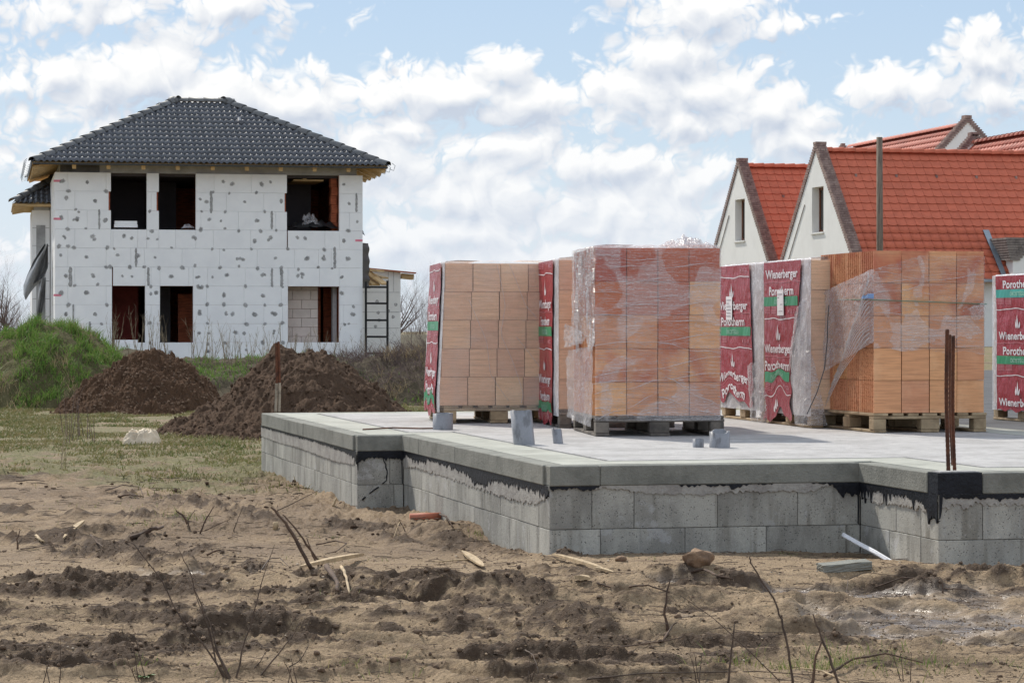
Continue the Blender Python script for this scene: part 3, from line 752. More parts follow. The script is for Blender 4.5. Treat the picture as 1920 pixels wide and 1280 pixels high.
def sbox(st, d, inn, s0, s1, k0, k1, z0, z1):
    a = P3d(st, d, inn, s0, k0, z0); b_ = P3d(st, d, inn, s1, k1, z1)
    cx, cy, cz = [(p+q)/2 for p, q in zip(a, b_)]
    mb = MB().box(-abs(a[0]-b_[0])/2, abs(a[0]-b_[0])/2, -abs(a[1]-b_[1])/2, abs(a[1]-b_[1])/2, -abs(z1-z0)/2, abs(z1-z0)/2)
    return mb, (cx, cy, cz)
def chamfer_box(mb_, loc, name, m_, parent, bev=.004, **kw):
    me = mb_.mesh(name, m_); bm = bmesh.new(); bm.from_mesh(me)
    bmesh.ops.bevel(bm, geom=list(bm.edges), offset=bev, segments=1, affect='EDGES')
    bm.to_mesh(me); bm.free()
    return put(name, me, parent, loc=loc, **kw)
bi = 0
for (nm, st, d, inn, L, jt, jb, tr) in SEGS:
    a0, a1 = tr
    for course, (z0, z1) in enumerate(((.194,.436), (-.046,.192))):
        js = jt if course == 0 else jb
        if js is None:
            off = .25 if course == 0 else 0
            js = [.5*k+off for k in range(0, 30) if .12 < .5*k+off-a0 and .5*k+off < L-.05]
        cuts = [a0]+[j for j in js if j > a0+.04]+[L-a1]
        for s0, s1 in zip(cuts[:-1], cuts[1:]):
            bi += 1; pr = (hash_(bi)-.5)*.004
            mb_, loc = sbox(st, d, inn, s0+.0015, s1-.0015, .002+pr, .25, z0+.0005, z1)
            chamfer_box(mb_, loc, 'block', m_block, fd, .0025)
    # foam edge boards
    lim = [(a0 if a0 == 0 else .10, L)]
    if nm == 'front': cuts = [0, .29, 1.83]
    elif nm == 'step': cuts = [.13, 1.17]
    elif nm == 'right': cuts = [.245, 1.5, 2.82]
    elif nm == 'notch': cuts = [0, .34]
    elif nm == 'left': cuts = [.10, 1.35, 2.6, 3.85, 5.2]
    elif nm == 'mid': cuts = [.10, 1.3, 2.55, 3.8, 4.43]
    else: cuts = list(np.arange(0, L-.2, 1.25))+[L-.1]; cuts[0] = .1 if nm == 'back' else 0
    for s0, s1 in zip(cuts[:-1], cuts[1:]):
        bi += 1; pr = -.012+(hash_(bi)-.5)*.006
        mb_, loc = sbox(st, d, inn, s0+.0015, s1-.0015, pr, .102, ZT-XH+.001, ZT-.001+(hash_(bi+.3)-.5)*.003)
        chamfer_box(mb_, loc, 'edge_board', m_xps, fd, .005)
# painted column head at the outer corner
MB().box(1.822, 2.072, -1.178, -1.04+.0, .437, ZT+.0).build('column_head', m_bitumen, fd)
MB().box(1.84, 2.062, -1.165, -1.05, ZT+.0, ZT+.006).build('column_top', m_slab, fd)

def drip(name, st, d, inn, s0, s1, ztop, fn, m_, off, step=.007, spike=.05, rough=.008, seed=0):
    n = max(3, int((s1-s0)/step)); ss = np.linspace(s0, s1, n)
    dep = fn(ss)+rough*pn(ss*60, ss*0+seed*3.3, seed)*2+rough*1.5*pn(ss*17, ss*0+seed*1.3, seed+2)
    r_ = np.random.default_rng(seed+5); sp = np.zeros(n)
    for k in range(int((s1-s0)*14)+1):
        c = r_.integers(0, n); h_ = spike*r_.uniform(.1, 1)**2
        w_ = r_.integers(1, 3)
        for q in range(-w_, w_+1):
            if 0 <= c+q < n: sp[c+q] = max(sp[c+q], h_*(1-abs(q)/(w_+1)))
    on = fn(ss) > .004
    dep = np.where(on, np.maximum(dep+sp*np.clip(fn(ss)/.03, .2, 1), .001), .0008)
    mb = MB()
    for i, s in enumerate(ss):
        mb.v.append(P3d(st, d, inn, s, -off, ztop)); mb.v.append(P3d(st, d, inn, s, -off, ztop-dep[i]))
        mb.v.append(P3d(st, d, inn, s, .01, ztop-dep[i]-.002))
    for i in range(n-1):
        if not (on[i] or on[i+1]): continue
        a = i*3; mb.f.append((a, a+3, a+4, a+1)); mb.f.append((a+1, a+4, a+5, a+2))
    return mb.build(name, m_, fd)
def gl(xs_, ys_): return lambda s: np.interp(s, xs_, ys_)
S = {s[0]: s for s in SEGS}
def dr(seg, name, s0, s1, z, fn, m_, off, **kw):
    _, st, d, inn, *_r = S[seg]; return drip(name, st, d, inn, s0, s1, z, fn, m_, off, **kw)
zb = ZT-XH+.0005
dr('front', 'mortar_band', .0, 1.825, zb, gl([0,.3,.6,.9,1.2,1.5,1.6,1.8], [.006,.012,.045,.055,.04,.05,.02,.01]), m_mortar, .006, spike=.005, rough=.006, seed=1)
dr('front', 'bitumen_coating', .0, 1.825, zb, gl([0,.01,.25,.29,.35,.95,1.03,1.07,1.11,1.2,1.5,1.66,1.7,1.75,1.82], [.0,.014,.018,.002,.002,.005,.010,.035,.012,.005,.002,.010,.05,.06,.07]), m_bitumen, .009, spike=.03, rough=.006, seed=2)
dr('step', 'mortar_band', .13, 1.165, zb, gl([.13,.5,.9,1.17], [.09,.09,.10,.08]), m_mortar, .005, spike=.01, rough=.01, seed=3)
dr('step', 'bitumen_coating', .0, 1.165, zb, gl([0,.03,.1,.14,.2,.3,.5,.8,1.1,1.17], [.14,.11,.125,.10,.055,.05,.035,.038,.045,.05]), m_bitumen, .009, spike=.07, rough=.008, seed=4)
dr('right', 'mortar_band', .0, 2.6, zb, gl([0,.3,.5,.6,2.6], [.07,.055,.06,.09,.06]), m_mortar, .005, spike=.006, rough=.009, seed=5)
dr('right', 'bitumen_coating', .0, 2.6, zb, gl([0,.012,.02,.1,.14,.2,.27,.35,.5,2.6], [.13,.12,.012,.02,.03,.02,.018,.03,.02,.02]), m_bitumen, .009, spike=.03, rough=.005, seed=6)
dr('notch', 'bitumen_coating', .0, .34, zb, gl([0,.01,.03,.1,.2,.34], [.11,.08,.05,.045,.05,.06]), m_bitumen, .008, spike=.03, rough=.007, seed=7)
dr('mid', 'mortar_band', .1, 4.43, zb, gl([0,.3,1,2,3,4,4.43], [.05,.12,.13,.12,.10,.10,.12]), m_mortar, .003, spike=.003, rough=.007, seed=8)
dr('mid', 'bitumen_coating', .0, 4.43, zb, gl([0,.3,.8,1.3,1.7,2.0,2.2,2.6,3.2,3.5,3.9,4.3,4.43], [.05,.035,.04,.04,.085,.09,.04,.03,.018,.02,.05,.02,.05]), m_bitumen, .006, spike=.035, rough=.01, seed=9)
dr('left', 'mortar_band', .1, 5.3, zb, gl([0,1,2,3,4,5.3], [.10,.12,.11,.10,.11,.10]), m_mortar, .003, spike=.003, rough=.007, seed=10)
dr('left', 'bitumen_coating', .0, 5.3, zb, gl([0,.1,.3,1,2,5.3], [.09,.05,.03,.02,.012,.010]), m_bitumen, .006, spike=.02, rough=.005, seed=11)  # past the corner this dark strip is shade put under the edge boards
# bitumen runs along cracks
def run(seg, pts, w, off=.006):
    _, st, d, inn, *_r = S[seg]
    q = [P3d(st, d, inn, s, -off*.2, z) for s, z in pts]
    return MB().tube(q, w, 5).build('bitumen_run', m_bitumen, fd)
c_ = []
for k in range(14):
    f_ = k/13; c_.append((.13+.03*math.sin(f_*4)+(.06 if f_ < .55 else .06-.30*(f_-.55))*1.0+random.uniform(-.006,.006), .385-.30*f_))
run('notch', c_[:9], [random.uniform(.003,.006) for _ in c_[:9]]); run('notch', c_[9:12], [random.uniform(.004,.009) for _ in c_[9:12]])
run('notch', c_[12:], [.006]*2)
run('notch', [(.325,.42),(.327,.3),(.33,.2)], [.004,.003,.004])
run('front', [(1.815,.43),(1.818,.3),(1.816,.2)], [.006,.005,.004]); run('notch', [(.004,.36),(.006,.3)], [.006,.003])

# surroundings right of the slab
Xr = [uv2xy(4.78, 3.0), uv2xy(14, 3.0), (18, 62), (4.7, 62), (3.6, 23)]
mbr = MB().add([(x, y, .493) for x, y in Xr], [(0, 1, 2, 3, 4)])
mbr.build('road', m_asphalt, kind='structure', label='dark asphalt lane beyond the right side of the slab')

# ------------------------------------------------------------------ pipes, reinforcing bars
def pipe(px, py, dia, h, lean, label, m_=None, chip=.01):
    Y = (EYE-ZT)*F/(py-HOR); X = (px-960)/F*Y; Y += dia/2
    m_ = m_ or m_pvc; n = 36; r = dia/2; th = .004
    mb = MB()
    for ring_, (rr, zz) in enumerate(((r, 0), (r, 1), (r-th, 1), (r-th, 0))):
        for j in range(n):
            a = 2*math.pi*j/n
            zt = h*(1+.0)+chip*(math.sin(a*1.0+px)+.5*math.sin(3*a+px*.7)+.25*math.sin(7*a))
            z = zt if zz else -.02
            mb.v.append((rr*math.cos(a)+lean[0]*z, rr*math.sin(a)+lean[1]*z, z))
    for q in range(3):
        for j in range(n):
            a = q*n+j; b_ = q*n+(j+1) % n; mb.f.append((a, b_, b_+n, a+n))
    me = mb.mesh('sewer_pipe', m_, True)
    for p in me.polygons:
        if n <= p.index < 2*n: p.use_smooth = False
    return put('sewer_pipe', me, loc=(X, Y, ZT), label=label, cat='pipe', group='grey drain pipe stubs in the slab')
pipe(830, 806, .153, .125, (0, 0), 'wide short grey pipe stub below the leftmost brick pallet', chip=.003)
pipe(983, 834, .142, .225, (-.10, 0), 'tallest grey pipe stub leaning left, smeared with cement', chip=.004)
pipe(1047, 832, .066, .098, (-.12, 0), 'thin leaning grey pipe stub right of the tallest one', chip=.006)
pipe(1310, 839, .072, .056, (0, 0), 'smallest low grey pipe stub, left neighbour of the wide cut one', chip=.003)
pipe(1351, 840, .133, .105, (0, 0), 'wide grey pipe stub with ragged top in front of the two banner pallets', chip=.010)
def rebar(p0, p1, r, label, two=None):
    p0 = Vector(p0); p1 = Vector(p1); n = 60; pts = []; rad = []
    for i in range(n+1):
        f_ = i/n; pts.append(p0.lerp(p1, f_)+Vector((.004*math.sin(f_*5+p0.x*9), 0, 0)))
        rad.append(r*(1.0+.13*(i % 2)))
    e = empty('rebar', label, 'steel bar', tuple(p0), group='reinforcing bars sticking out of the slab')
    loc = [q-p0 for q in pts]
    if two:
        k = int(n*two)
        MB().tube(loc[:k+1], rad[:k+1], 7).build('stained_foot', m_cemrod, e, True)
        MB().tube(loc[k:], rad[k:], 7).build('shaft', m_rust, e, True)
    else:
        MB().tube(loc, rad, 7).build('shaft', m_rust, e, True)
Yc = 13.93
def cp(px, py, Y=Yc): 
    v_ = at(px, py, Y); return (v_.x, v_.y, v_.z)
rebar(cp(1777,884), cp(1775,617), .0105, 'tallest rusty bar at the black corner column')
rebar(cp(1789,882,14.0), cp(1786,629,14.0), .0095, 'rusty bar leaning left at the black corner column, right of the tallest')
rebar(cp(1786,872,14.35), cp(1779.5,627,14.35), .0085, 'thin rusty bar half hidden between the two front bars of the corner column')
Yl = 24.1
rebar(cp(517.5,773,Yl), cp(519,642,Yl), .013, 'left bar of the pair at the far slab corner before the soil heap', .42)
rebar(cp(524,773,Yl), cp(523,640,Yl), .011, 'right bar of the pair at the far slab corner before the soil heap', .42)
# wire lying on the slab
MB().tube([uv2xy(-.15,5.3)+(ZT+.008,), uv2xy(.12,5.5)+(ZT+.012,), uv2xy(.3,5.35)+(ZT+.01,), uv2xy(.42,5.4)+(ZT+.009,)], .006, 5).build('wire', m_rust, None, label='dark wire lying on the left part of the slab', cat='wire')
# ------------------------------------------------------------------ pallets of hollow bricks
BH = .236
def brick_mesh(w, d, h, m_):
    teeth = 6; pts = []
    g_ = .003
    x0, x1, y0, y1 = g_, w-g_, .004, d-.004
    def edge(x, s, ya, yb):
        r = []; n = teeth; L = (yb-ya)
        e_ = .018 if L > 0 else -.018
        ya += e_; yb -= e_; L = yb-ya
        for k in range(n):
            a = ya+L*k/n; q = L/n
            r += [(x, a+q*.15), (x+s*.011, a+q*.25), (x+s*.011, a+q*.75), (x, a+q*.85)]
        return r
    pts = [(x0, y0), (x1, y0)]+edge(x1, -1, y0, y1)+[(x1, y1), (x0, y1)]+edge(x0, 1, y1, y0)
    return MB().prism(pts, .001, h-.002).mesh('brick', m_)
_bm = {}
def get_brick(w, d, h, m_):
    k = (round(w, 4), round(d, 4), round(h, 4), m_.name)
    if k not in _bm: _bm[k] = brick_mesh(w, d, h, m_)
    return _bm[k]
_pal = {}
def bmesh_box(sx, sy, sz, m_, bev=.004):
    k = (round(sx, 3), round(sy, 3), round(sz, 3), m_.name)
    if k not in _pal:
        me = MB().box(-sx/2, sx/2, -sy/2, sy/2, -sz/2, sz/2).mesh('board', m_)
        bm = bmesh.new(); bm.from_mesh(me); bmesh.ops.bevel(bm, geom=list(bm.edges), offset=bev, segments=1, affect='EDGES'); bm.to_mesh(me); bm.free()
        _pal[k] = me
    return _pal[k]
def pallet(loc, rz, wf, df, m_, label, ndeck=7):
    e = empty('wooden_pallet', label, 'pallet', loc, rz, 'wooden pallets under the brick packs')
    r_ = random.Random(label)
    def b(name, x, y, z, sx, sy, sz):
        put(name, bmesh_box(sx, sy, sz, m_), e, loc=(x+r_.uniform(-.004, .004), y+r_.uniform(-.004, .004), z), rot=(0, 0, r_.uniform(-.008, .008)))
    for x, w_ in ((.05, .098), (wf/2, .143), (wf-.05, .098)):
        b('skid_board', x, df/2, .011, w_, df, .020)
        for y in (.05, df/2, df-.05): b('block', x, y, .061, w_*1.0, .098 if y != df/2 else .143, .077)
    for y in (.05, df/2, df-.05): b('stretcher_board', wf/2, y, .1105, wf, .10, .021)
    for k in range(ndeck):
        w_ = .115 if k in (0, ndeck//2, ndeck-1) else .085
        b('deck_board', .058+(wf-.116)*k/(ndeck-1), df/2, .1325, w_, df, .021)
    return e

TXT = {}
def text_mesh(s, bold=.022):
    if s in TXT: return TXT[s]
    c = bpy.data.curves.new('t', 'FONT'); c.body = s; c.size = 1; c.offset = bold; c.resolution_u = 3; c.space_character = 1.02
    o = bpy.data.objects.new('t', c); COL.objects.link(o)
    dg = bpy.context.evaluated_depsgraph_get(); ev = o.evaluated_get(dg); me = ev.to_mesh()
    V = np.array([v.co[:2] for v in me.vertices]); Fs = [tuple(p.vertices) for p in me.polygons]
    ev.to_mesh_clear(); bpy.data.objects.remove(o); bpy.data.curves.remove(c)
    V[:, 0] -= V[:, 0].min(); V[:, 0] /= V[:, 0].max()          # 0..1 wide
    V[:, 1] /= .73                                             # cap height = 1
    TXT[s] = (V, Fs); return TXT[s]

class Pack:
    def __init__(s, loc, rz, wf, df, h, m_, label, wet, group='shrink wrapped packs of hollow bricks', shift=None, layers=5, bh=BH):
        s.wf, s.df, s.bh, s.z0 = wf, df, bh, .1445
        s.e = empty('brick_pack', label, 'brick pack', loc, rz, group)
        s.shift = shift; s.layers = layers
        s.seed = abs(hash(label)) % 97 if False else sum(map(ord, label)) % 97
        s.ztop = s.z0+layers*bh
        bw, bd = wf/4, df/4; r_ = random.Random(s.seed)
        me = get_brick(bw, bd, bh, m_)
        for L in range(layers):
            ox = shift[L] if shift else 0
            for i in range(4):
                for j in range(4):
                    if not (j == 0 or i in (0, 3)): continue
                    w_ = wet(L, i, j)+r_.uniform(-.06, .06)
                    put('brick', me, s.e, loc=(i*bw+ox+r_.uniform(-.0008, .0008), j*bd+r_.uniform(-.005, .004), s.z0+L*bh), color=(max(0, w_), r_.random(), 0, 1), rot=(0, 0, r_.uniform(-.007, .007)))
            # hollow core so nothing shows through between the outer rows
        MB().box(bw*1.02, wf-bw*1.02, bd*1.02, df-.02, s.z0+.002, s.ztop-.01).build('inner_bricks', m_brickO if m_ is m_brickO else m_brickT, s.e, kind='stuff')
    def disp(s, a, z, amp, fr=(5, 3)):
        return amp*(fbm(a*fr[0]+s.seed, z*fr[1]+s.seed*.3, 3, 7)*.7+(1-np.abs(fbm(a*fr[0]*1.7+z*2, z*fr[1]*1.3-a, 3, 13))*2)*.3)
    def pos(s, a, z, off):
        """a<0 runs back along the left face, 0..wf the front, beyond that the right face"""
        a = np.asarray(a, float); r = .015
        x = np.where(a < 0, -off, np.where(a > s.wf, s.wf+off, a)); y = np.where(a < 0, -a, np.where(a > s.wf, a-s.wf, -off))
        k = np.exp(-(a/r)**2); 
        if s.shift: x = x+np.interp(z, [s.z0+(q+.5)*s.bh for q in range(s.layers)], s.shift)
        x = x-off*.35*k*np.where(a >= 0, 1, 0); y = y-off*.35*k*np.where(a < 0, 1, 0)
        return np.stack([x, y, z*np.ones_like(a)], -1)
    def film(s, name, a0, a1, zlo, zhi, m_, off=.006, amp=.006, na=60, nz=50, fr=(6, 5), top=False, label=None):
        A = np.linspace(a0, a1, na); T = np.linspace(0, 1, nz)
        zl = np.array([zlo(a) if callable(zlo) else zlo for a in A]); zh = np.array([zhi(a) if callable(zhi) else zhi for a in A])
        AA = np.tile(A, (nz, 1)); Z = zl[None]*(1-T[:, None])+zh[None]*T[:, None]
        o = off+np.abs(s.disp(AA, Z, amp, fr))
        P_ = s.pos(AA, Z, o)
        if top:
            rows = []
            for k, (inn, dz) in enumerate(((.0, .006), (.03, .012), (.12, .016), (.3, .02))):
                q = s.pos(A, Z[-1], o[-1]-inn); q[:, 2] += dz+.012*np.abs(pn(A*9, A*0+k*1.7, 3))
                c = np.array([s.wf/2, s.df/2]); rows.append(q)
            P_ = np.concatenate([P_, np.stack(rows)])
        return put(name, grid_mesh(name, P_, m_), s.e, label=label)
    def sheet(s, name, left, right, m_, bulge=.03, amp=.02, off=.012, n=36, fr=(9, 8), seed=0, push=None, label=None):
        def res(pl, n):
            pl = np.array(pl, float); d = np.r_[0, np.cumsum(np.hypot(*np.diff(pl, axis=0).T))]; t = np.linspace(0, d[-1], n)
            return np.stack([np.interp(t, d, pl[:, 0]), np.interp(t, d, pl[:, 1])], -1)
        Lp, Rp = res(left, n), res(right, n); a = np.linspace(0, 1, n)
        Q = Lp[:, None]*(1-a)[None, :, None]+Rp[:, None]*a[None, :, None]
        S_, Z = Q[..., 0], Q[..., 1]
        w = np.sin(np.pi*a)[None]
        ridg = 1-np.abs(fbm(S_*fr[0]+seed, Z*fr[1]-seed, 4, 23))*2.2
        o = off+bulge*w+np.abs(amp*ridg)
        if push is not None: o = o+np.interp(a, *push)[None]
        P_ = s.pos(S_, Z, o)
        jit = amp*.5
        P_[..., 2] += jit*fbm(S_*14+seed, Z*14, 3, 27)
        return put(name, grid_mesh(name, P_, m_), s.e, label=label)
    # ---- printed banner on the left face
    def banner(s, tl, tr_, ztop, zbot, phase, warp, paper=None, teal=False, first=-1, wtxt=.86):
        """tl/tr_: functions z->distance from near corner of the far and near banner edge"""
        off = .022
        def B(t, z, o=0.0):
            t, z = warp(np.asarray(t, float), np.asarray(z, float))
            q = s.pos(-t, z, off+np.abs(s.disp(-t, z, .010, (4, 3)))+o); return q
        nz, nt = 80, 34
        zz = np.linspace(zbot, ztop, nz)[:, None]; k = np.linspace(0, 1, nt)[None]
        TL = tl(zz); TR = tr_(zz); T_ = TL*(1-k)+TR*k
        P_ = B(T_, zz*np.ones_like(T_))
        P_[0, :, 2] += .012*np.sin(np.linspace(0, 25, nt))
        bo = put('printed_banner', grid_mesh('printed_banner', P_, m_banner), s.e)
        def add(name, V2, Fs, m_, o):
            q = B(V2[:, 0], V2[:, 1], o); mb = MB(); mb.add([tuple(p) for p in q], Fs); mb.build(name, m_, bo)
        def strip(name, t0, t1, z0, z1, m_, o, n=24, wavy=0):
            tt = np.linspace(t0, t1, n); w_ = wavy*(np.sin(tt*11+phase*20)+.4*np.sin(tt*23))
            V2 = np.concatenate([np.stack([tt, z0+w_], -1), np.stack([tt, z1+w_], -1)])
            add(name, V2, [(i, i+1, n+i+1, n+i) for i in range(n-1)], m_, o)
        def text(st, zc, hcap, w, m_=m_white, o=.0045, mid=None):
            V, Fs = text_mesh(st)
            zc_ = zc
            tm = mid if mid is not None else float((tl(zc_)+tr_(zc_))/2)
            ww = min(w, float(tl(zc_)-tr_(zc_))*.95)
            V2 = np.stack([tm+ww/2-V[:, 0]*ww, zc-hcap/2+V[:, 1]*hcap], -1)
            add('lettering', V2, Fs, m_, o)
        per = .595
        for k_ in range(-1, 3):
            zs = ztop-phase-k_*per
            def ok(d, m=.03): z = zs-d; return zbot+m < z < ztop-m
            inner = lambda z: (float(tl(z))-.004, float(tr_(z))+.004)
            if ok(0, .005): a_, b_ = inner(zs); strip('printed_line', a_, b_, zs-.003, zs+.004, m_white, .003, wavy=.006)
            if ok(.165, .01): a_, b_ = inner(zs-.165+.0); strip('printed_line', a_, b_, zs-.302+.0-.002, zs-.302+.003, m_ink_pink, .003, wavy=.004) if ok(.302) else None
            if ok(.115, .05):
                zc = zs-.115; a_, b_ = inner(zc); tm = (a_+b_)/2+.02
                V2 = []; Fs = []
                for (cx, w_, z0, z1, lean) in ((.030, .032, -.055, .02, .012), (.0, .034, -.055, .068, .006), (-.032, .028, -.055, .0, -.012)):
                    b0 = len(V2); n = 6
                    prof = [(0, 0.3), (.15, .8), (.35, 1), (.6, .75), (.8, .42), (1, .0)]
                    Lf = [(cx+w_*p*.5+lean*h_, z0+(z1-z0)*h_) for h_, p in prof]; Rt = [(cx-w_*p*.5+lean*h_*1.6, z0+(z1-z0)*h_) for h_, p in prof]
                    V2 += Lf+Rt; Fs += [(b0+i, b0+i+1, b0+n+i+1, b0+n+i) for i in range(n-1)]
                V2 = np.array(V2); V2[:, 0] += tm; V2[:, 1] += zc
                add('flame_logo', V2, Fs, m_white, .0045)
            if ok(.235, .02): text('Wienerberger', zs-.235, .070, wtxt)
            if ok(.370, .02): text('Porotherm', zs-.370, .072, wtxt*.78)
            if ok(.452, .03):
                a_, b_ = inner(zs-.452); strip('green_band', a_+.0, b_+.02, zs-.492, zs-.418, m_teal if (teal and k_ < 1) else m_green, .003)
                text('ÖKOSTÉGLA', zs-.458, .036, wtxt*.42, m_green2, .0055)
            if ok(.53, .03):
                a_, b_ = inner(zs-.53)
                for q in range(5): strip('small_print', a_-.03, a_-.17, zs-.50-.012*q, zs-.495-.012*q, m_ink_pink, .0035, 4); strip('small_print', a_-.20, a_-.34, zs-.50-.012*q, zs-.495-.012*q, m_ink_pink, .0035, 4)
                text('M 30 25', zs-.535, .030, .20, m_ink_pink2, .0045, mid=b_+.16)
        if paper:
            t_, z_ = paper
            lp = B(np.array([t_+.09, t_-.09, t_-.09, t_+.09]), np.array([z_, z_, z_+.20, z_+.20]), .010)
            po = MB().add([tuple(p) for p in lp], [(0, 1, 2, 3)]).build('paper_label', m_paper, s.e)
            for q in range(6):
                w_ = .13 if q != 4 else .08; zq = z_+.03+q*.027
                lq = B(np.array([t_+.07, t_+.07-w_, t_+.07-w_, t_+.07]), np.array([zq, zq, zq+.006, zq+.006]), .0125)
                MB().add([tuple(p) for p in lq], [(0, 1, 2, 3)]).build('printed_row', m_print, po)
        return bo
m_green2 = mat('pale_green_print', (.30,.55,.42), .45, .05)
m_ink_pink2 = mat('pink_print', (.52,.20,.24), .5, .05)
ZS = ZT+.002
GP = 'brick packs wrapped in film'
# --- pack with torn film, near the middle
locA = (.590, 18.53, ZS); yA = R(6)
pallet(locA, yA, .93, 1.2, m_palletdark, 'dark weathered pallet under the torn film pack in the middle of the slab')
def wetA(L, i, j):
    base = {4: .92, 3: .85, 2: .30, 1: .50, 0: .28}[L]
    if L == 2 and i == 2: base = .95
    if L == 3 and i == 3: base = .25
    if i == 3 and L == 4: base = .8
    return base
pa = Pack(locA, yA, .90, 1.2, 1.33, m_brickO, 'orange and dark red brick pack in torn stretch film in the middle of the slab', wetA, GP, bh=.2385)
zt = pa.ztop
pa.film('stretch_film', -.0, pa.wf+.5, .11, zt, m_filmA, .007, .004, 110, 60, (3, 9), top=True)
pa.film('side_film', -1.18, -.0, lambda a: .66+.05*math.sin(a*9)+.03*math.sin(a*31), zt, m_filmG, .012, .016, 60, 60, (9, 3), top=True)
pa.sheet('torn_film', [(-1.15,.60),(-1.3,.52),(-1.22,.30),(-1.2,.10)], [(-.02,.64),(-.02,.4),(-.03,.25),(-.10,.06)], m_filmL, .015, .010, seed=3, fr=(5,5), push=([0,.15,.3,1],[.03,.015,.01,0]))
pa.sheet('film_flap', [(-1.15,.80),(-1.25,.72),(-1.2,.62)], [(-.5,.74),(-.5,.70),(-.5,.66)], m_filmL, .015, .012, seed=5, push=([0,.3,1],[.05,.02,0]))
for q0, q1 in (((-.01,.42),(.9,.56)), ((-.01,.37),(.9,.44)), ((.02,.12),(.45,.30)), ((.45,.28),(.9,.13)), ((-.01,.64),(.9,.72)), ((0,1.28),(.5,1.24)), ((.1,1.19),(.9,1.22)), ((0,1.02),(.7,.98)), ((.2,.92),(.9,.95)), ((0,.86),(.9,.80)), ((.45,.66),(.9,.58)), ((0,.30),(.5,.40)), ((.5,.42),(.9,.20)), ((0,.20),(.3,.13)), ((.3,1.10),(.9,1.06))):
    ff = np.linspace(0, 1, 12); aa = q0[0]+(q1[0]-q0[0])*ff; zz_ = q0[1]+(q1[1]-q0[1])*ff+.012*np.sin(ff*9)
    MB().tube([tuple(k) for k in pa.pos(aa, zz_, .016)], [.0035+.002*math.sin(i) for i in range(12)], 4, squash=.4).build('film_fold', m_filmW, pa.e, True)
def top_crumple(p, x0, x1, y0, y1, h, m_, seed, n=40):
    X, Y = np.meshgrid(np.linspace(x0, x1, n), np.linspace(y0, y1, n)); w = np.clip(np.sin(np.pi*(X-x0)/(x1-x0)), 0, 1)**.5*np.sin(np.pi*np.clip((Y-y0)/(y1-y0), 0, 1))
    Z = p.ztop+.004+h*w*np.abs(1-2.2*np.abs(fbm(X*5+seed, Y*4, 3, 55)))
    put('crumpled_film', grid_mesh('crumpled_film', np.stack([X, Y, Z], -1), m_), p.e)
top_crumple(pa, .55, .93, .1, .9, .10, m_filmL, 2); top_crumple(pa, .2, .55, .2, .8, .03, m_filmL, 5)
# --- unwrapped pack at the right
locB = (2.652, 19.16, ZS); yB = R(12.3)
pallet(locB, yB, .88, 1.2, m_pallet, 'pale pallet under the half unwrapped orange brick pack at the right')
pb = Pack(locB, yB, .865, 1.2, 1.33, m_brickO, 'bright orange half unwrapped brick pack with bare toothed side, behind the rusty bars', lambda L, i, j: {4: .42, 3: .40, 2: .16, 1: .0, 0: 0}[L], GP, bh=.2385)
pb.film('stretch_film', -.0, pb.wf+.5, lambda a: .615-.04*a+.01*math.sin(a*20), lambda a: 1.20+.10*min(1, max(0, a)/.35), m_filmB, .006, .005, 110, 50, (3, 9))
pb.sheet('stretched_film', [(-1.12,1.04),(-1.12,.9),(-1.0,.62),(-.98,.44)], [(-.0,1.20),(-.0,1.0),(-.0,.8),(-.0,.66)], m_filmL, -.0, .008, .012, seed=12, fr=(3, 10), push=([0,.08,.2,1],[.03,.012,.01,.0]))
pb.sheet('film_bunch', [(-1.28,1.03),(-1.32,.90),(-1.24,.74)], [(-.98,1.06),(-1.0,.92),(-1.05,.62)], m_filmL, .02, .018, .02, seed=17)
pb.sheet('blue_film', [(-.16,1.00),(-.16,.985)], [(.0,1.02),(.0,.98)], m_bluebag, .004, .01, .03, 14, seed=19)
q = [tuple(pb.pos(np.array([a]), np.array([z]), .016)[0]) for a, z in [(-.75,.985),(-.35,.98),(-.03,.975),(.0,.974),(.03,.973),(.3,.965),(.6,.955),(.866,.945),(.9,.944),(1.2,.93)]]
MB().tube(q, .009, 6, squash=.35).build('green_strap', m_greenstrap, pb.e)
def top_knot(p, a, z):
    p.sheet('film_knot', [(a-.06,z-.07),(a-.08,z+.02)], [(a+.05,z-.06),(a+.05,z+.07)], m_filmL, .02, .03, .014, 20, seed=31)
top_knot(pb, .81, .90)
for q0, q1 in (((0,1.18),(.5,1.12)), ((.1,1.10),(.86,1.16)), ((0,.88),(.86,.80)), ((0,.74),(.6,.70)), ((.2,.68),(.86,.62)), ((0,1.02),(.4,1.08))):
    ff = np.linspace(0, 1, 12); aa = q0[0]+(q1[0]-q0[0])*ff; zz_ = q0[1]+(q1[1]-q0[1])*ff+.010*np.sin(ff*8)
    MB().tube([tuple(k) for k in pb.pos(aa, zz_, .014)], [.003+.0015*math.sin(i) for i in range(12)], 4, squash=.4).build('film_fold', m_filmW, pb.e, True)
for k in range(16):
    t0_ = -.05-.065*k+.0; zA_ = 1.17-.012*k; ff = np.linspace(0, 1, 10)
    aa = t0_*ff*1.0-.02; aa = np.clip(aa, -1.05, 0); zz_ = zA_-(.10+.03*k)*ff**1.3+.01*np.sin(ff*9+k)
    MB().tube([tuple(q) for q in pb.pos(aa, zz_-.02*k, .03)], [.004+.002*math.sin(i+k) for i in range(10)], 4, squash=.4).build('film_fold', m_filmW, pb.e, True)
# black strap hanging in front of the banner pack
q = [cp(1554,572,19.9), cp(1552,600,19.9), cp(1551,640,19.85), cp(1546,690,19.8), cp(1532,735,19.75), cp(1513,776,19.72)]
MB().tube([Vector(k) for k in q], .010, 6, squash=.4).build('hanging_strap', m_black, None, label='black strap hanging beside the bare toothed side of the right brick pack', cat='strap')

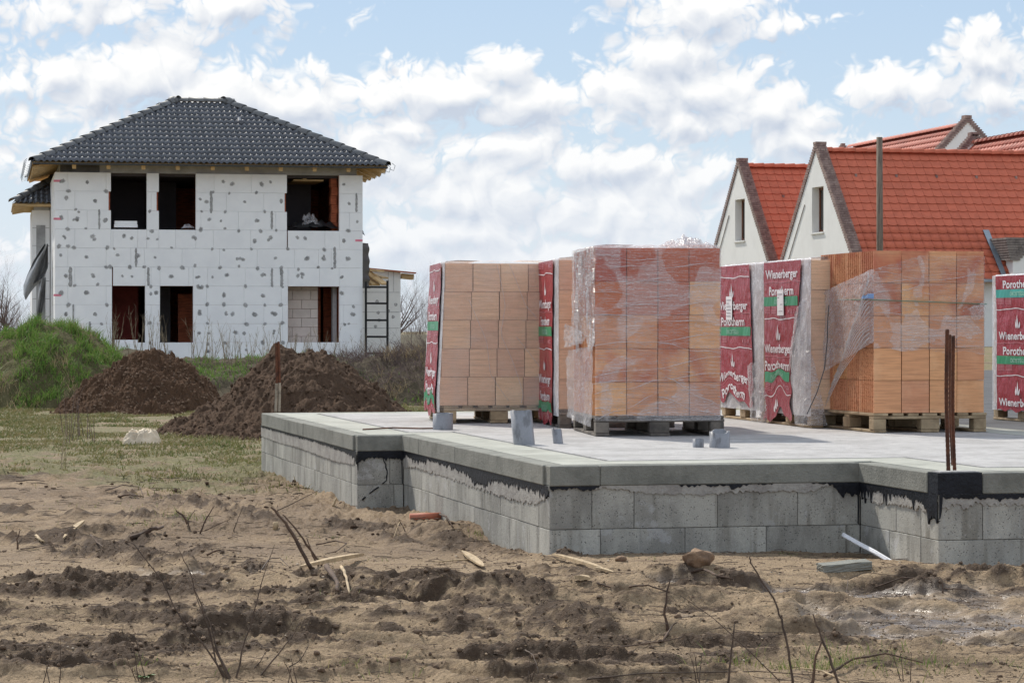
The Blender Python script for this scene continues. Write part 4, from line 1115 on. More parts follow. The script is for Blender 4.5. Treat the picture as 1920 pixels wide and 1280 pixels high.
# --- banner packs
def W0(t, z): return t, z
def crumple(zc, k=.035, f_=9):
    def w(t, z):
        q = sst(zc, zc-.35, z)
        return t+q*.03*np.sin(z*30+t*5), z+q*k*(np.sin(t*f_+2)+.5*np.sin(t*f_*2.3))
    return w
def bpack(loc, rz, wf, df, label, plabel, phase, tl, tr_, zb_, warp, paper=None, teal=False, bh=.230, m_=None, shift=None, pm=None, marg=1.0, wtxt=.86):
    pallet(loc, rz, wf, df, pm or m_pallet, plabel)
    p = Pack(loc, rz, wf, df, 1.3, m_ or m_brickT, label, lambda L, i, j: .05 if i > 0 else .2, GP, bh=bh, shift=shift)
    p.film('shrink_film', -.0, wf+.5, .10, p.ztop, m_filmT, .008, .004, 90, 50, (4, 5), top=True)
    p.film('film_margin', -df, 0, .09, p.ztop, m_filmW, .010, .006, 60, 50, (5, 3), top=True)
    PACKS.append(p)
    p.banner(tl, tr_, p.ztop+.004, zb_, phase, warp, paper, teal, wtxt=wtxt)
    return p
PACKS = []
lin = lambda *a: (lambda z: np.interp(z, a[0], a[1]))
# leftmost
bpack((-.548, 21.12, ZS), R(7.5), .905, 1.2, 'leftmost brick pack, tan bricks with slipped lower layers and a narrow crimson side banner', 'pallet under the leftmost tan brick pack', .055,
      lin([.1,1.3],[1.04,1.02]), lin([.1,1.3],[.14,.10]), .07, crumple(.5, .03, 14), shift=[-.035,-.022,-.012,-.002,.008], wtxt=.8)
p1 = PACKS[-1]
for q in ([(.20,1.0),(.36,.66),(.40,.40),(.56,.18)], [(.42,1.28),(.50,.96),(.47,.72),(.58,.50),(.68,.24),(.66,.16)], [(.52,1.29),(.66,.96),(.76,.85)], [(.60,.70),(.80,.46)]):
    aa = np.interp(np.linspace(0, 1, 20), np.linspace(0, 1, len(q)), [k[0] for k in q]); zz_ = np.interp(np.linspace(0, 1, 20), np.linspace(0, 1, len(q)), [k[1] for k in q])
    MB().tube([tuple(k) for k in p1.pos(aa, zz_, .014)], .0035, 4, squash=.4).build('film_fold', m_filmW, p1.e, True)
p2 = bpack((.362, 20.13, ZS), R(6), .9, 1.2, 'brick pack with full height crimson banner tucked behind the torn film pack', 'dark pallet almost hidden beside the torn film pack', .10,
      lin([.1,1.3],[1.16,1.12]), lin([.1,1.3],[.26,.2]), .02, crumple(.3, .02, 12), pm=m_palletdark, wtxt=.8)
p5 = bpack((2.300, 20.10, ZS), R(10.8), .9, 1.2, 'brick pack with ragged crimson banner, lettering at its top edge, beside the bare orange pack', 'pallet under the brick pack with the ragged banner', -.14,
      lin([.1,1.3],[1.17,1.19]), lin([.1,.5,.9,1.3],[.45,.46,.26,.18]), .06, crumple(.55, .05, 8), paper=(.70, .87))
p4 = bpack((2.062, 21.38, ZS), R(12), .9, 1.2, 'brick pack with neat crimson banner, partly behind the torn film pack', 'pallet under the brick pack with the neat crimson banner', .10,
      lin([.1,1.3],[1.30,1.32]), lin([.1,.5,1.3],[.22,.24,.33]), .17, crumple(.55, .04, 7), paper=(.88, .84))
p6 = bpack((4.652, 22.63, .495), R(12.9), .9, 1.2, 'brick pack cut by the right picture edge, crimson banner with teal and green bands', 'pallet of the brick pack at the right picture edge', -.295,
      lin([.1,1.3],[1.06,1.08]), lin([.1,1.3],[.1,.1]), .09, crumple(.2, .015, 7), teal=True)
# loose film at the feet of the banner packs
p4.sheet('loose_film', [(-.35,.45),(-.30,.25),(-.25,.02)], [(-.02,.5),(-.0,.25),(.02,.0)], m_filmL, .03, .014, .026, fr=(7, 3), seed=41)
p5.sheet('loose_film', [(-.30,.85),(-.46,.55),(-.40,.3),(-.3,.02)], [(-.02,1.0),(-.0,.6),(.06,.3),(.12,.02)], m_filmL, .03, .014, .026, fr=(7, 3), seed=43)
p5.sheet('loose_film', [(-1.25,.32),(-1.2,.2),(-1.18,.0)], [(-1.12,.3),(-1.08,.2),(-1.10,.02)], m_filmL, .03, .02, .03, seed=44)
# ------------------------------------------------------------------ roof tile planes
def tile_plane(parent, O, e, s, rows, cols, tw, ex, mesh, clips, name, limit=10**9, tilt=0.0, stagger=False, lift=0.0, stuff=False):
    """O eave corner, e along eave, s up slope (unit vectors in the parent's frame); clips: (a,b,c) keep a*x+b*y<=c"""
    e = Vector(e).normalized(); s = Vector(s).normalized(); nrm = e.cross(s).normalized()
    Mx = Matrix((e, s, nrm)).transposed().to_4x4()
    cnt = 0; L = ex*1.22; rest = MB()
    vs0 = [Vector(v.co) for v in mesh.vertices]; fs0 = [tuple(p.vertices) for p in mesh.polygons]
    for r in range(rows):
        for c in range(cols):
            x0 = c*tw+(tw/2 if stagger and r % 2 else 0); y0 = r*ex
            cor = [(x0, y0), (x0+tw, y0), (x0, y0+ex), (x0+tw, y0+ex)]
            if any(all(a*x+b*y > k for x, y in cor) for a, b, k in clips): continue
            part = any(a*x+b*y > k+.01 for x, y in cor for a, b, k in clips)
            loc = Vector(O)+e*x0+s*y0+nrm*lift
            m4 = Matrix.Translation(loc) @ Mx @ Matrix.Rotation(tilt, 4, 'X')
            me = mesh
            if part:
                bm = bmesh.new(); bm.from_mesh(mesh)
                for a, b, k in clips:
                    # plane in tile coords: a*(x+x0)+b*(y+y0) = k
                    n_ = Vector((a, b, 0)); kk = k-a*x0-b*y0; p0 = n_*(kk/n_.length_squared)
                    bmesh.ops.bisect_plane(bm, geom=list(bm.verts)+list(bm.edges)+list(bm.faces), plane_co=p0, plane_no=n_, clear_outer=True)
                if len(bm.faces) == 0: bm.free(); continue
                me = bpy.data.meshes.new(name); bm.to_mesh(me); bm.free(); me.materials.append(mesh.materials[0])
                me.polygons.foreach_set('use_smooth', [True]*len(me.polygons))
            if stuff or cnt >= limit:
                b0 = len(rest.v)
                rest.v += [tuple(m4 @ v.co) for v in me.vertices]; rest.f += [tuple(b0+i for i in p.vertices) for p in me.polygons]
            else:
                o = put(name, me, parent); o.matrix_local = m4 @ Matrix.Rotation(random.uniform(-.004, .004), 4, 'Z'); cnt += 1
    if rest.v: rest.build('far_'+name+'s' if not stuff else name+'s', mesh.materials[0], parent, True, kind='stuff')
    return cnt
def roll_tile(tw, ex, m_, nw=2, amp=.052, n=6):
    mb = MB(); L = ex*1.12; N_ = nw*n
    prof = []
    for i in range(N_+1):
        x = tw*i/N_; ph = (i % n)/n if i < N_ else 0
        prof.append((x, amp*(.5-.5*math.cos(2*math.pi*ph))**.8))
    th = .012
    for y, dz in ((0, .018), (L, .0)):
        for x, z in prof: mb.v.append((x, y, z+dz+.008))
    for x, z in prof: mb.v.append((x, 0, z+.018+.008-th))
    k = N_+1
    for i in range(N_):
        mb.f.append((i, i+1, k+i+1, k+i)); mb.f.append((2*k+i, 2*k+i+1, i+1, i))
    me = mb.mesh('roof_tile', m_)
    for p in me.polygons: p.use_smooth = (p.index % 2 == 0)
    return me
def flat_tile(tw, ex, m_):
    mb = MB(); L = ex*1.08; n = 8; th = .018; g_ = .004
    low = [(g_+(tw-2*g_)*i/n, -.035*math.sin(math.pi*i/n)) for i in range(n+1)]
    top = [(tw-g_, L), (g_, L)]
    P2 = low+top
    def zz(y): return .030*(1-max(0, y)/L)
    k = len(P2)
    mb.v = [(x, y, zz(y)+.012) for x, y in P2]+[(x, y, zz(y)-th+.012) for x, y in P2]
    mb.f = [tuple(range(k))]+[(i, i+k, (i+1) % k+k, (i+1) % k) for i in range(k)]
    return mb.mesh('roof_tile', m_)

def rects_minus(x0, x1, z0, z1, holes):
    xs_ = sorted({x0, x1, *[min(max(h[0], x0), x1) for h in holes], *[min(max(h[1], x0), x1) for h in holes]})
    zs_ = sorted({z0, z1, *[min(max(h[2], z0), z1) for h in holes], *[min(max(h[3], z0), z1) for h in holes]})
    cells = []
    for a, b in zip(xs_[:-1], xs_[1:]):
        col = []
        for c, d in zip(zs_[:-1], zs_[1:]):
            mx, mz = (a+b)/2, (c+d)/2
            if any(h[0] < mx < h[1] and h[2] < mz < h[3] for h in holes): continue
            if col and abs(col[-1][3]-c) < 1e-6: col[-1] = (a, b, col[-1][2], d)
            else: col.append((a, b, c, d))
        for r_ in col:   # merge sideways
            for i, q in enumerate(cells):
                if abs(q[1]-r_[0]) < 1e-6 and abs(q[2]-r_[2]) < 1e-6 and abs(q[3]-r_[3]) < 1e-6:
                    cells[i] = (q[0], r_[1], q[2], q[3]); break
            else: cells.append(r_)
    return cells

# ------------------------------------------------------------------ unfinished house on the left
HA = R(11.3); HX, HY = -12.07, 69.0
ch, sh_ = math.cos(HA), math.sin(HA)
def hs(px, t=0.0):
    k = (px-960)/F; X0 = HX-t*sh_; Y0 = HY+t*ch
    return (k*Y0-X0)/(ch-k*sh_)
def hz_(py, s, t=0.0): Y = HY+s*sh_+t*ch; return EYE+(HOR-py)/F*Y
hh_ = empty('unfinished_house', 'two storey unfinished house in white insulation boards under a dark tiled hip roof', 'house', (HX, HY, 0), HA)
HW = hs(680); HD = 6.7
ZTOP = EYE+4.19
WINS = []
for (xa, xb, ya, yb) in ((208,275,325,430),(298,367,326,430),(538,636,331,431),(210,272,537,643),(300,362,537,643),(540,636,537,643)):
    a, b = hs(xa), hs(xb); up = ya < 500
    WINS.append((a, b, ZTOP-1.5 if up else ZTOP-4.5, ZTOP+.0 if up else ZTOP-3.0))
# masonry: walls with openings
T0, T1 = .12, .42
mb = MB()
for a, b, c, d in rects_minus(.13, HW-.13, -.1, ZTOP, [(w[0]-.02, w[1]+.02, w[2]-.01, w[3]+.0) for w in WINS]):
    mb.box(a, b, T0, T1, c, d)
mb.build('masonry_wall', m_clay, hh_)
MB().box(.13, .43, T1, HD-.43, -.1, ZTOP).box(HW-.43, HW-.13, T1, HD-.43, -.1, ZTOP).box(.13, HW-.13, HD-.43, HD-.13, -.1, ZTOP).build('masonry_wall', m_clay, hh_)
MB().box(.15, HW-.15, T0-.0, HD-.15, ZTOP+.001, ZTOP+.30).build('ring_beam', m_ring, hh_)
MB().box(hs(113), hs(187), .105, .119, ZTOP+.01, ZTOP+.26).build('membrane_patch', m_ringdark, hh_)
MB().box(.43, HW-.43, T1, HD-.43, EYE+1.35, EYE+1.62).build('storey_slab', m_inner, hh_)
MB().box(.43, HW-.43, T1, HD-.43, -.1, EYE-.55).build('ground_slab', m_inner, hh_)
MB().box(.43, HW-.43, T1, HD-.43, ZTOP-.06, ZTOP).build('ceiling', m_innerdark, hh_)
# partitions seen through the openings
s_ = hs
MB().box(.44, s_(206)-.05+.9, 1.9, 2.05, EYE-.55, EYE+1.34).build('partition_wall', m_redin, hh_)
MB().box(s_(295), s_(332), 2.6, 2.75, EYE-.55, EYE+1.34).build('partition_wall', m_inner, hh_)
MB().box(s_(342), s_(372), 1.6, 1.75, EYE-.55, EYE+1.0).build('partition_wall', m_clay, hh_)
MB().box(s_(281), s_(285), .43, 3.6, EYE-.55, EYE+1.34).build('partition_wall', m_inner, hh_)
# pale block partition, block by block
px0, px1 = s_(536), s_(602)
for r_ in range(7):
    z0 = EYE-.40+r_*.25; off = .25 if r_ % 2 else 0; x = px0-.5+off
    while x < px1:
        a, b = max(x, px0), min(x+.5, px1)
        if b-a > .03: put('partition_block', bmesh_box(b-a-.008, .1, .242, m_paleblock, .004), hh_, loc=((a+b)/2, .72, z0+.121))
        x += .5
MB().box(s_(602)+.02, s_(602)+.14, 1.25, 3.4, EYE-.55, EYE+1.34).box(s_(602)+.3, HW-.44, 1.9, 2.0, EYE-.55, EYE+1.34).build('partition_wall', m_clay, hh_)
MB().box(s_(628), s_(635), .43, .75, EYE-.55, EYE+1.34).build('column', m_ring, hh_)
# upper rooms
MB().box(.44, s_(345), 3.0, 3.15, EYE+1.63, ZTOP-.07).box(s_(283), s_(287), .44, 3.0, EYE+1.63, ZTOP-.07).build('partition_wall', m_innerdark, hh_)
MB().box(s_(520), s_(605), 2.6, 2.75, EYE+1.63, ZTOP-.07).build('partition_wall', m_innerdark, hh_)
# brick pier right of the wide upper opening, course by course
xr = WINS[2][1]
for r_ in range(6):
    z0 = WINS[2][2]+.0+r_*.24
    put('brick', bmesh_box(.16, .24, .235, m_clay, .004), hh_, loc=(xr-.09+(.0 if r_ % 2 else .02), .56, z0+.12))
    put('brick', bmesh_box(.14, .24, .235, m_clay, .004), hh_, loc=(xr-.09+(.0 if r_ % 2 else .02), .81, z0+.12))
MB().box(WINS[2][0]+.25, WINS[2][1]-.35, .6, 2.4, ZTOP-.13, ZTOP-.09).box(WINS[2][0]+.5, WINS[2][0]+.6, .6, 2.5, ZTOP-.09, ZTOP-.062).build('shutter_board', m_wood, hh_)
# insulation boards: 0.5 m courses, each board an object
EG = .003
_bc = {}
def eps_board(parent, a, b, c, d, y0, y1, face='front'):
    sx, sz = b-a-EG, d-c-EG
    if sx < .03 or sz < .03: return
    if face == 'front': put('insulation_board', bmesh_box(sx, y1-y0, sz, m_eps, .004), parent, loc=((a+b)/2, (y0+y1)/2+random.uniform(-.002, .002), (c+d)/2))
    else: put('insulation_board', bmesh_box(y1-y0, sx, sz, m_eps, .004), parent, loc=((y0+y1)/2+random.uniform(-.002, .002), (a+b)/2, (c+d)/2))
MB().box(.004, HW-.004, .10, .121, -.1, ZTOP).build if False else None
rs = random.Random(4)
corner_l = .36
DABS = []
for row in range(12):
    z1 = ZTOP-row*.5; z0 = z1-.5
    if z1 < .1: break
    z0 = max(z0, .0)
    off = [.34, .84, .10, .60, .22, .72, .48, .05, .62, .3, .7, .1][row]
    edges = [0.0]
    x = .34 if row in (0, 2, 4, 6) else .52
    edges.append(x)
    while x < HW-.3:
        x += 1.0 if rs.random() > .22 else rs.choice([.35, .5, .65]); edges.append(min(x, HW))
    if edges[-1] < HW: edges[-1] = HW
    hol = [(w[0]-(.0 if row != 1 else .06), w[1], w[2]-.001, w[3]+(.06 if w[3] > EYE+2 else .001)) for w in WINS]
    for a, b in zip(edges[:-1], edges[1:]):
        for q in rects_minus(a, b, z0, z1, hol): eps_board(hh_, *q, 0, T0-.002)
        for _q in range(2):
            if rs.random() < .38 and b-a > .4:
                X_ = rs.uniform(a+.1, b-.1); Z_ = rs.choice([z0, z0, (z0+z1)/2])+rs.uniform(-.05, .05)
                if .1 < X_ < HW-.1 and Z_ > .2 and not any(w[0]-.08 < X_ < w[1]+.08 and w[2]-.08 < Z_ < w[3]+.08 for w in WINS): DABS.append((X_, Z_))
        inwin = lambda x_, z_: any(w[0]-.06 < x_ < w[1]+.06 and w[2]-.06 < z_ < w[3]+.06 for w in WINS)
        for (dx, dz) in ((a, z0), (a, z0) if rs.random() < .0 else ((a+b)/2, (z0+z1)/2), (a+(b-a)*.27, (z0+z1)/2) if b-a > .9 and rs.random() < .25 else ((a+b)/2, (z0+z1)/2)):
            X_ = dx+rs.uniform(-.04, .04); Z_ = dz+rs.uniform(-.02, .02)+(.06 if dz > z0 and rs.random() < .3 else 0)
            if .1 < X_ < HW-.1 and not inwin(X_, Z_) and Z_ > .2 and rs.random() < .88: DABS.append((X_, Z_))
MB().box(.006, HW-.006, .112, .1195, .0, ZTOP-.002).build('joint_backing', m_dab, hh_) if False else None
# dabs of grey adhesive over the fixings: thin irregular smears
mb = MB()
for (X_, Z_) in DABS:
    r = rs.uniform(.042, .078); n = 14; ph = rs.uniform(0, 6)
    for ring_, (rr, o) in enumerate(((1.0, .0005), (.45, .004))):
        for j in range(n):
            a = 2*math.pi*j/n; k = rr*r*(1+.13*math.sin(2*a+ph)+.08*math.sin(5*a+ph*2)+.10*rs.uniform(-1, 1))
            mb.v.append((X_+k*math.cos(a), -o-.003, Z_+k*math.sin(a)*rs.uniform(.95, 1.05)))
    b0 = len(mb.v)-2*n
    for j in range(n): mb.f.append((b0+j, b0+(j+1) % n, b0+n+(j+1) % n, b0+n+j))
    mb.f.append(tuple(b0+n+j for j in range(n)))
m_dabf = m_dab.copy(); m_dabf.name = 'grey_adhesive_smear'
t = m_dabf.node_tree; bb = t.nodes['Principled BSDF']; tc = N(t, 'ShaderNodeTexCoord')
aa_ = N(t, 'ShaderNodeAttribute'); aa_.attribute_name = 'dab'
nn = M_(t, 'MULTIPLY', aa_.outputs['Fac'], ramp(t, noise(t, tc.outputs['Object'], 22, 3, .6), .3, .6, .55, .95))
mx = N(t, 'ShaderNodeMixShader'); tr_ = N(t, 'ShaderNodeBsdfTransparent'); link(t, nn, mx.inputs[0]); link(t, tr_.outputs[0], mx.inputs[1]); link(t, bb.outputs[0], mx.inputs[2]); link(t, mx.outputs[0], t.nodes['Material Output'].inputs[0])
dab_o = mb.build('adhesive_dabs', m_dabf, hh_, kind='stuff'); attr(dab_o.data, 'dab', [0 if (i//14) % 2 == 0 else .85 for i in range(len(mb.v))]) if True else None
for (cx, y0, y1, w) in ((975,487,590,.07),(458,572,665,.05),(1255,580,665,.06),(1645,497,585,.06),(628,750,838,.06),(685,840,925,.07),(325,838,930,.09),(1255,843,928,.06),(1300,843,930,.08),(1545,745,845,.07),(338,1010,1105,.05),(415,1090,1160,.07)):
    s0 = hs(cx/2.4618); za, zb2 = hz_(160+y0/2.4618, s0), hz_(160+y1/2.4618, s0); n = 12; mbs = MB()
    for i in range(n+1):
        z = za+(zb2-za)*i/n
        for sg in (-1, 1): mbs.v.append((s0+sg*w/2*(1+.3*rs.uniform(-1, 1))*(.6 if i in (0, n) else 1), -.005, z))
    for i in range(n): mbs.f.append((2*i, 2*i+1, 2*i+3, 2*i+2))
    jo = mbs.build('filled_joint', m_dabf, hh_); attr(jo.data, 'dab', [.8]*len(mbs.v))
for (cx, cy) in ((265,441),(265,616),(265,968),(1657,716)):
    s0 = hs(cx/2.4618); z0 = hz_(160+cy/2.4618, s0)
    MB().box(s0-.10, s0+.10, -.0045, .001, z0-.028, z0+.028).build('pink_tag', m_pink, hh_)
# left side boards
for row in range(12):
    z1 = ZTOP-row*.5; z0 = max(z1-.5, 0)
    if z1 < .1: break
    edges = [.122]+[(.5 if row % 2 else 1.0)+k for k in range(7)]; edges = [q for q in edges if q < HD]+[HD]
    for a, b in zip(edges[:-1], edges[1:]): eps_board(hh_, a, b, z0, z1, 0, .118, 'side')
MB().box(HW-.12, HW-.002, .122, HD, 0, ZTOP).box(.122, HW-.122, HD-.12, HD, 0, ZTOP).build('insulation', m_eps, hh_)
MB().box(.123, .1295, .123, HD-.13, 0, ZTOP).build('side_backing', m_dab, hh_)
# roof
OV = .60; ze = EYE+4.40
run_ = HD/2+OV; pitch = math.atan2(6.36-4.42, run_); 
cp_, sp_ = math.cos(pitch), math.sin(pitch); slope = run_/cp_
Lf = HW+2*OV
rf = MB()
ridge0 = (-OV+run_, HD/2, ze+run_*math.tan(pitch)); ridge1 = (HW+OV-run_, HD/2, ridge0[2])
cs = [(-OV,-OV,ze),(HW+OV,-OV,ze),(HW+OV,HD+OV,ze),(-OV,HD+OV,ze)]
th = .05
up = [ridge0, ridge1]
V_ = cs+up; V2_ = [(x, y, z-th) for x, y, z in V_]
rf.add(V_+V2_, [(0,1,5,4),(1,2,5),(2,3,4,5),(3,0,4),(6,10,11,7),(7,11,8),(8,11,10,9),(9,10,6),(0,6,7,1),(1,7,8,2),(2,8,9,3),(3,9,6,0)])
roof = rf.build('roof', m_wood, hh_)
TW, EX = .308, .335
rt = roll_tile(TW, EX, m_tile)
rows = int(slope/EX+.01)+1; EX = slope/rows
rt = roll_tile(TW, EX, m_tile)
k = run_/slope
tile_plane(roof, (-OV,-OV-.05,ze+.0), (1,0,0), (0,cp_,sp_), rows, int(Lf/TW)+1, TW, EX, rt, [(-1,k,0),(1,k,Lf),(0,1,slope+.02)], 'roof_tile', limit=300)
Ls = HD+2*OV
tile_plane(roof, (-OV-.0,HD+OV,ze), (0,-1,0), (cp_,0,sp_), rows, int(Ls/TW)+1, TW, EX, rt, [(-1,k,0),(1,k,Ls),(0,1,slope)], 'side_tile', stuff=True)
tile_plane(roof, (HW+OV,-OV,ze), (0,1,0), (-cp_,0,sp_), rows, int(Ls/TW)+1, TW, EX, rt, [(-1,k,0),(1,k,Ls),(0,1,slope)], 'side_tile', stuff=True)
def hip_caps(a, b, parent, r=.13, L=.40, n_=8, m_=None, name='hip_tile', flip=False):
    a = Vector(a); b = Vector(b); d = (b-a); T = d.length; d.normalize(); n = int(T/L)
    x = d.cross(Vector((0,0,1))).normalized(); z = x.cross(d).normalized()
    M4 = Matrix((x, d, z)).transposed().to_4x4()
    mb = MB(); seg = 8; LL = L*1.13
    for (y, rr, dz) in ((0, r*1.06, .018), (LL, r*.94, .0)):
        for j in range(seg+1):
            a_ = math.pi*j/seg; mb.v.append((rr*math.cos(a_), y, rr*.85*math.sin(a_)+dz-.03))
    for j in range(seg+1):
        a_ = math.pi*j/seg; mb.v.append((r*.93*math.cos(a_), 0, r*.93*.85*math.sin(a_)+.0))
    k_ = seg+1
    for j in range(seg): mb.f.append((j, j+1, k_+j+1, k_+j)); mb.f.append((2*k_+j, 2*k_+j+1, j+1, j))
    me = mb.mesh(name, m_ or m_hip)
    for p in me.polygons: p.use_smooth = (p.index % 2 == 0)
    me.update()
    for i in range(n+1):
        o = put(name, me, parent); o.matrix_local = Matrix.Translation(a+d*(i*T/(n+.6))) @ M4 @ Matrix.Rotation(random.uniform(-.02, .02), 4, 'Z')
up_ = .045
for cnr, rg in ((cs[0], ridge0), (cs[1], ridge1), (cs[3], ridge0), (cs[2], ridge1)):
    c_ = Vector(cnr)+Vector((0,0,up_)); g2 = Vector(rg)+Vector((0,0,up_+.03))
    hip_caps(c_, g2, roof)
hip_caps(Vector(ridge0)+Vector((0,0,up_+.04)), Vector(ridge1)+Vector((0,0,up_+.04)), roof)
for c_ in (ridge0, ridge1):
    bm = bmesh.new(); bmesh.ops.create_uvsphere(bm, u_segments=12, v_segments=7, radius=.17); me = bpy.data.meshes.new('ridge_cap'); bm.to_mesh(me); bm.free(); me.materials.append(m_hip)
    me.polygons.foreach_set('use_smooth', [True]*len(me.polygons)); put('ridge_cap', me, roof, loc=(c_[0], c_[1], c_[2]+up_+.03), scale=(1.1,1,.75))
for px in (245, 448):   # two vent tiles
    s0 = hs(px, 2.3); y = 2.05; z = ze+(y+OV)*math.tan(pitch)+.06
    mbv = MB(); nn_ = 8
    for yy_, rr in ((-.16, .10), (.16, .06)):
        for j in range(nn_+1): a_ = math.pi*j/nn_; mbv.v.append((rr*math.cos(a_), yy_, rr*math.sin(a_)+yy_*math.tan(pitch)))
    mbv.v.append((0, -.16, -.07)); 
    for j in range(nn_): mbv.f.append((j, j+1, nn_+2+j, nn_+1+j)); mbv.f.append((j+1, j, 2*(nn_+1)))
    mbv.build('vent_tile', m_tile, roof, loc=(s0, y, z))
# rafter tails and fascia laths
rafw = bmesh_box(.10, .001, .17, m_wood) if False else None
for i, px in enumerate((138,202,267,331,396,460,523,586,649)):
    s0 = hs(px)
    a = (s0, -OV+.10, ze-.13+.10*math.tan(pitch)); b = (s0, .35, ze-.13+(OV+.35)*math.tan(pitch))
    MB().beam(a, b, .10, .15).build('rafter', m_wood, hh_)
for y in np.arange(-.2, HD+.3, .28):    # boards of the left and right eaves seen from below
    MB().beam((-OV+.03, y, ze-.11), (.2, y, ze-.11+(OV+.2)*math.tan(pitch)*.75), .25, .04).build('eave_board', m_wood, hh_)
for y in np.arange(.3, HD, .9):
    MB().beam((HW+OV-.06, y, ze-.15), (HW-.1, y, ze-.15+OV*math.tan(pitch)), .12, .17).build('rafter', m_wood, hh_)
MB().beam((-OV+.1,-OV+.1,ze-.12), (.25,.25,ze-.12+.6*math.tan(pitch)), .16, .10).beam((HW+OV-.1,-OV+.1,ze-.12), (HW-.25,.25,ze-.12+.6*math.tan(pitch)), .16, .10).build('corner_rafter', m_wood, hh_)
MB().box(-OV+.01, HW+OV-.01, -OV-.022, -OV-.002, ze-.05, ze-.005).box(-OV-.022, -OV-.002, -OV+.01, HD+OV, ze-.06, ze+.02).build('fascia', m_black, hh_)
mbw = MB()
for (cx, y0) in ((-OV-.05, None), (HW+OV+.05, None)):
    for y in np.arange(-.5, HD+.4, .8):
        mbw.tube([(cx, y, ze-.05), (cx+(-.12 if cx < 0 else .12), y, ze-.1), (cx+(-.16 if cx < 0 else .16), y, ze+.03), (cx+(-.08 if cx < 0 else .08), y, ze+.1)], .008, 4)
mbw.build('gutter_brackets', m_zinc, hh_, kind='stuff')
# wing at the rear left
wg = MB(); t0 = 5.0
sL = hs(60, t0); zw = hz_(394, sL, t0)
wg.box(sL, -.02, t0, t0+3.2, 0, zw); wg.build('side_wing_wall', m_eps, hh_)
MB().box(sL+.05, -.03, t0-.0, t0+3, zw+.001, zw+.22).build('ring_beam', m_ring, hh_)
for z0 in np.arange(zw-.5, .3, -.5): MB().box(sL+.01, -.03, t0-.004, t0-.001, z0-.006, z0+.006).build('joint_line', m_dab, hh_)
MB().box(sL+.42-.30+.0, sL+.42-.05, t0-.012, t0-.002, hz_(560, sL, t0)-1.2, hz_(422, sL, t0)).build('unclad_strip', m_ring, hh_)
ew = hz_(384, sL, t0); 
wr = MB(); X0_, X1_ = sL-.55, .0; Y0_, Y1_ = t0-.5, t0+3.7; rr_ = 1.25; tz = math.tan(R(26))
wr.add([(X0_,Y0_,ew),(X1_,Y0_,ew),(X1_,Y0_+rr_*1.6,ew+rr_*1.6*tz),(X0_+rr_*1.2,Y0_+rr_*1.6,ew+rr_*1.6*tz),(X0_,Y1_,ew),(X0_,Y0_,ew-.06),(X1_,Y0_,ew-.06),(X0_,Y1_,ew-.06),(X1_,Y1_,ew-.06)],
       [(0,1,2,3),(4,0,3),(5,6,1,0),(0,4,7,5),(5,7,8,6)])
wroof = wr.build('wing_roof', m_wood, hh_)
sw = Vector((0, math.cos(R(26)), math.sin(R(26))))
tile_plane(wroof, (X0_,Y0_-.04,ew), (1,0,0), sw, 5, 4, TW, .335, roll_tile(TW, .335, m_tile), [(-1,.78,0),(1,0,X1_-X0_)], 'roof_tile')
hip_caps((X0_,Y0_,ew+.06), (X0_+rr_*1.0,Y0_+rr_*1.3,ew+rr_*1.3*tz+.08), wroof)
for y in np.arange(Y0_+.15, Y1_, .28): MB().beam((X0_+.03, y, ew-.10), (sL+.3, y, ew+.06), .22, .05).build('eave_board', m_wood, hh_)
# right side: small roof corner, black sheet, low annex
rr = MB(); zr = hz_(447, hs(684, 3.0), 3.0)
rr.box(HW+.003, HW+.42, 3.0, 3.6, zr-.03, zr+.05).box(HW+.003, HW+.36, 3.02, 3.5, zr-.22, zr-.035); rr.build('porch_eave', m_clay, hh_)
tile_plane(hh_, (HW-.02,2.95,zr+.06), (1,0,0), (0,.93,.36), 2, 2, .25, .3, roll_tile(.25, .3, m_tile), [], 'porch_tile')
Pk = np.zeros((30, 6, 3)); zz = np.linspace(hz_(455, HW, 0), hz_(540, HW, 0), 30)
for j in range(6): Pk[:, j, 0] = HW+.01+.05*j*(1+.4*pn(zz*4, zz*0, 3)); Pk[:, j, 1] = .12+j*.08; Pk[:, j, 2] = zz
put('black_membrane', grid_mesh('black_membrane', Pk, m_black), hh_)
an = empty('annex', 'low white annex wall with sloping eave and planks right of the unfinished house', 'annex', (HX, HY, 0), HA)
tA = 4.0; a0, a1 = HW+.01, hs(751, tA)
zA0, zA1 = hz_(501, a0, tA), hz_(509, a1, tA)
MB().add([(a0,tA,0),(a1,tA,0),(a1,tA,zA1),(a0,tA,zA0),(a0,tA+3,0),(a1,tA+3,0),(a1,tA+3,zA1),(a0,tA+3,zA0)],
         [(0,1,2,3),(1,5,6,2),(5,4,7,6),(4,0,3,7),(3,2,6,7)]).build('annex_wall', m_render, an)
for zj in (548, 585, 615): 
    z = hz_(zj, a1, tA); MB().box(a0+.1, a1-.02, tA-.005, tA-.001, z-.006, z+.006).build('joint_line', m_dab, an)
for xj in (728, 738): 
    x = hs(xj, tA); MB().box(x-.005, x+.005, tA-.0055, tA-.001, hz_(548, x, tA), hz_(507, x, tA)).build('joint_line', m_dab, an)
MB().beam((a0, tA-.05, zA0+.03), (a1+.42, tA-.05, zA1-.045), .35, .035).build('annex_eave', m_clay, an)
MB().beam((a1+.03, tA+.2, zA1-.12), (a1+.38, tA+.2, zA1-.155), .5, .15).build('eave_beam', m_wood, an)
mbd = MB()
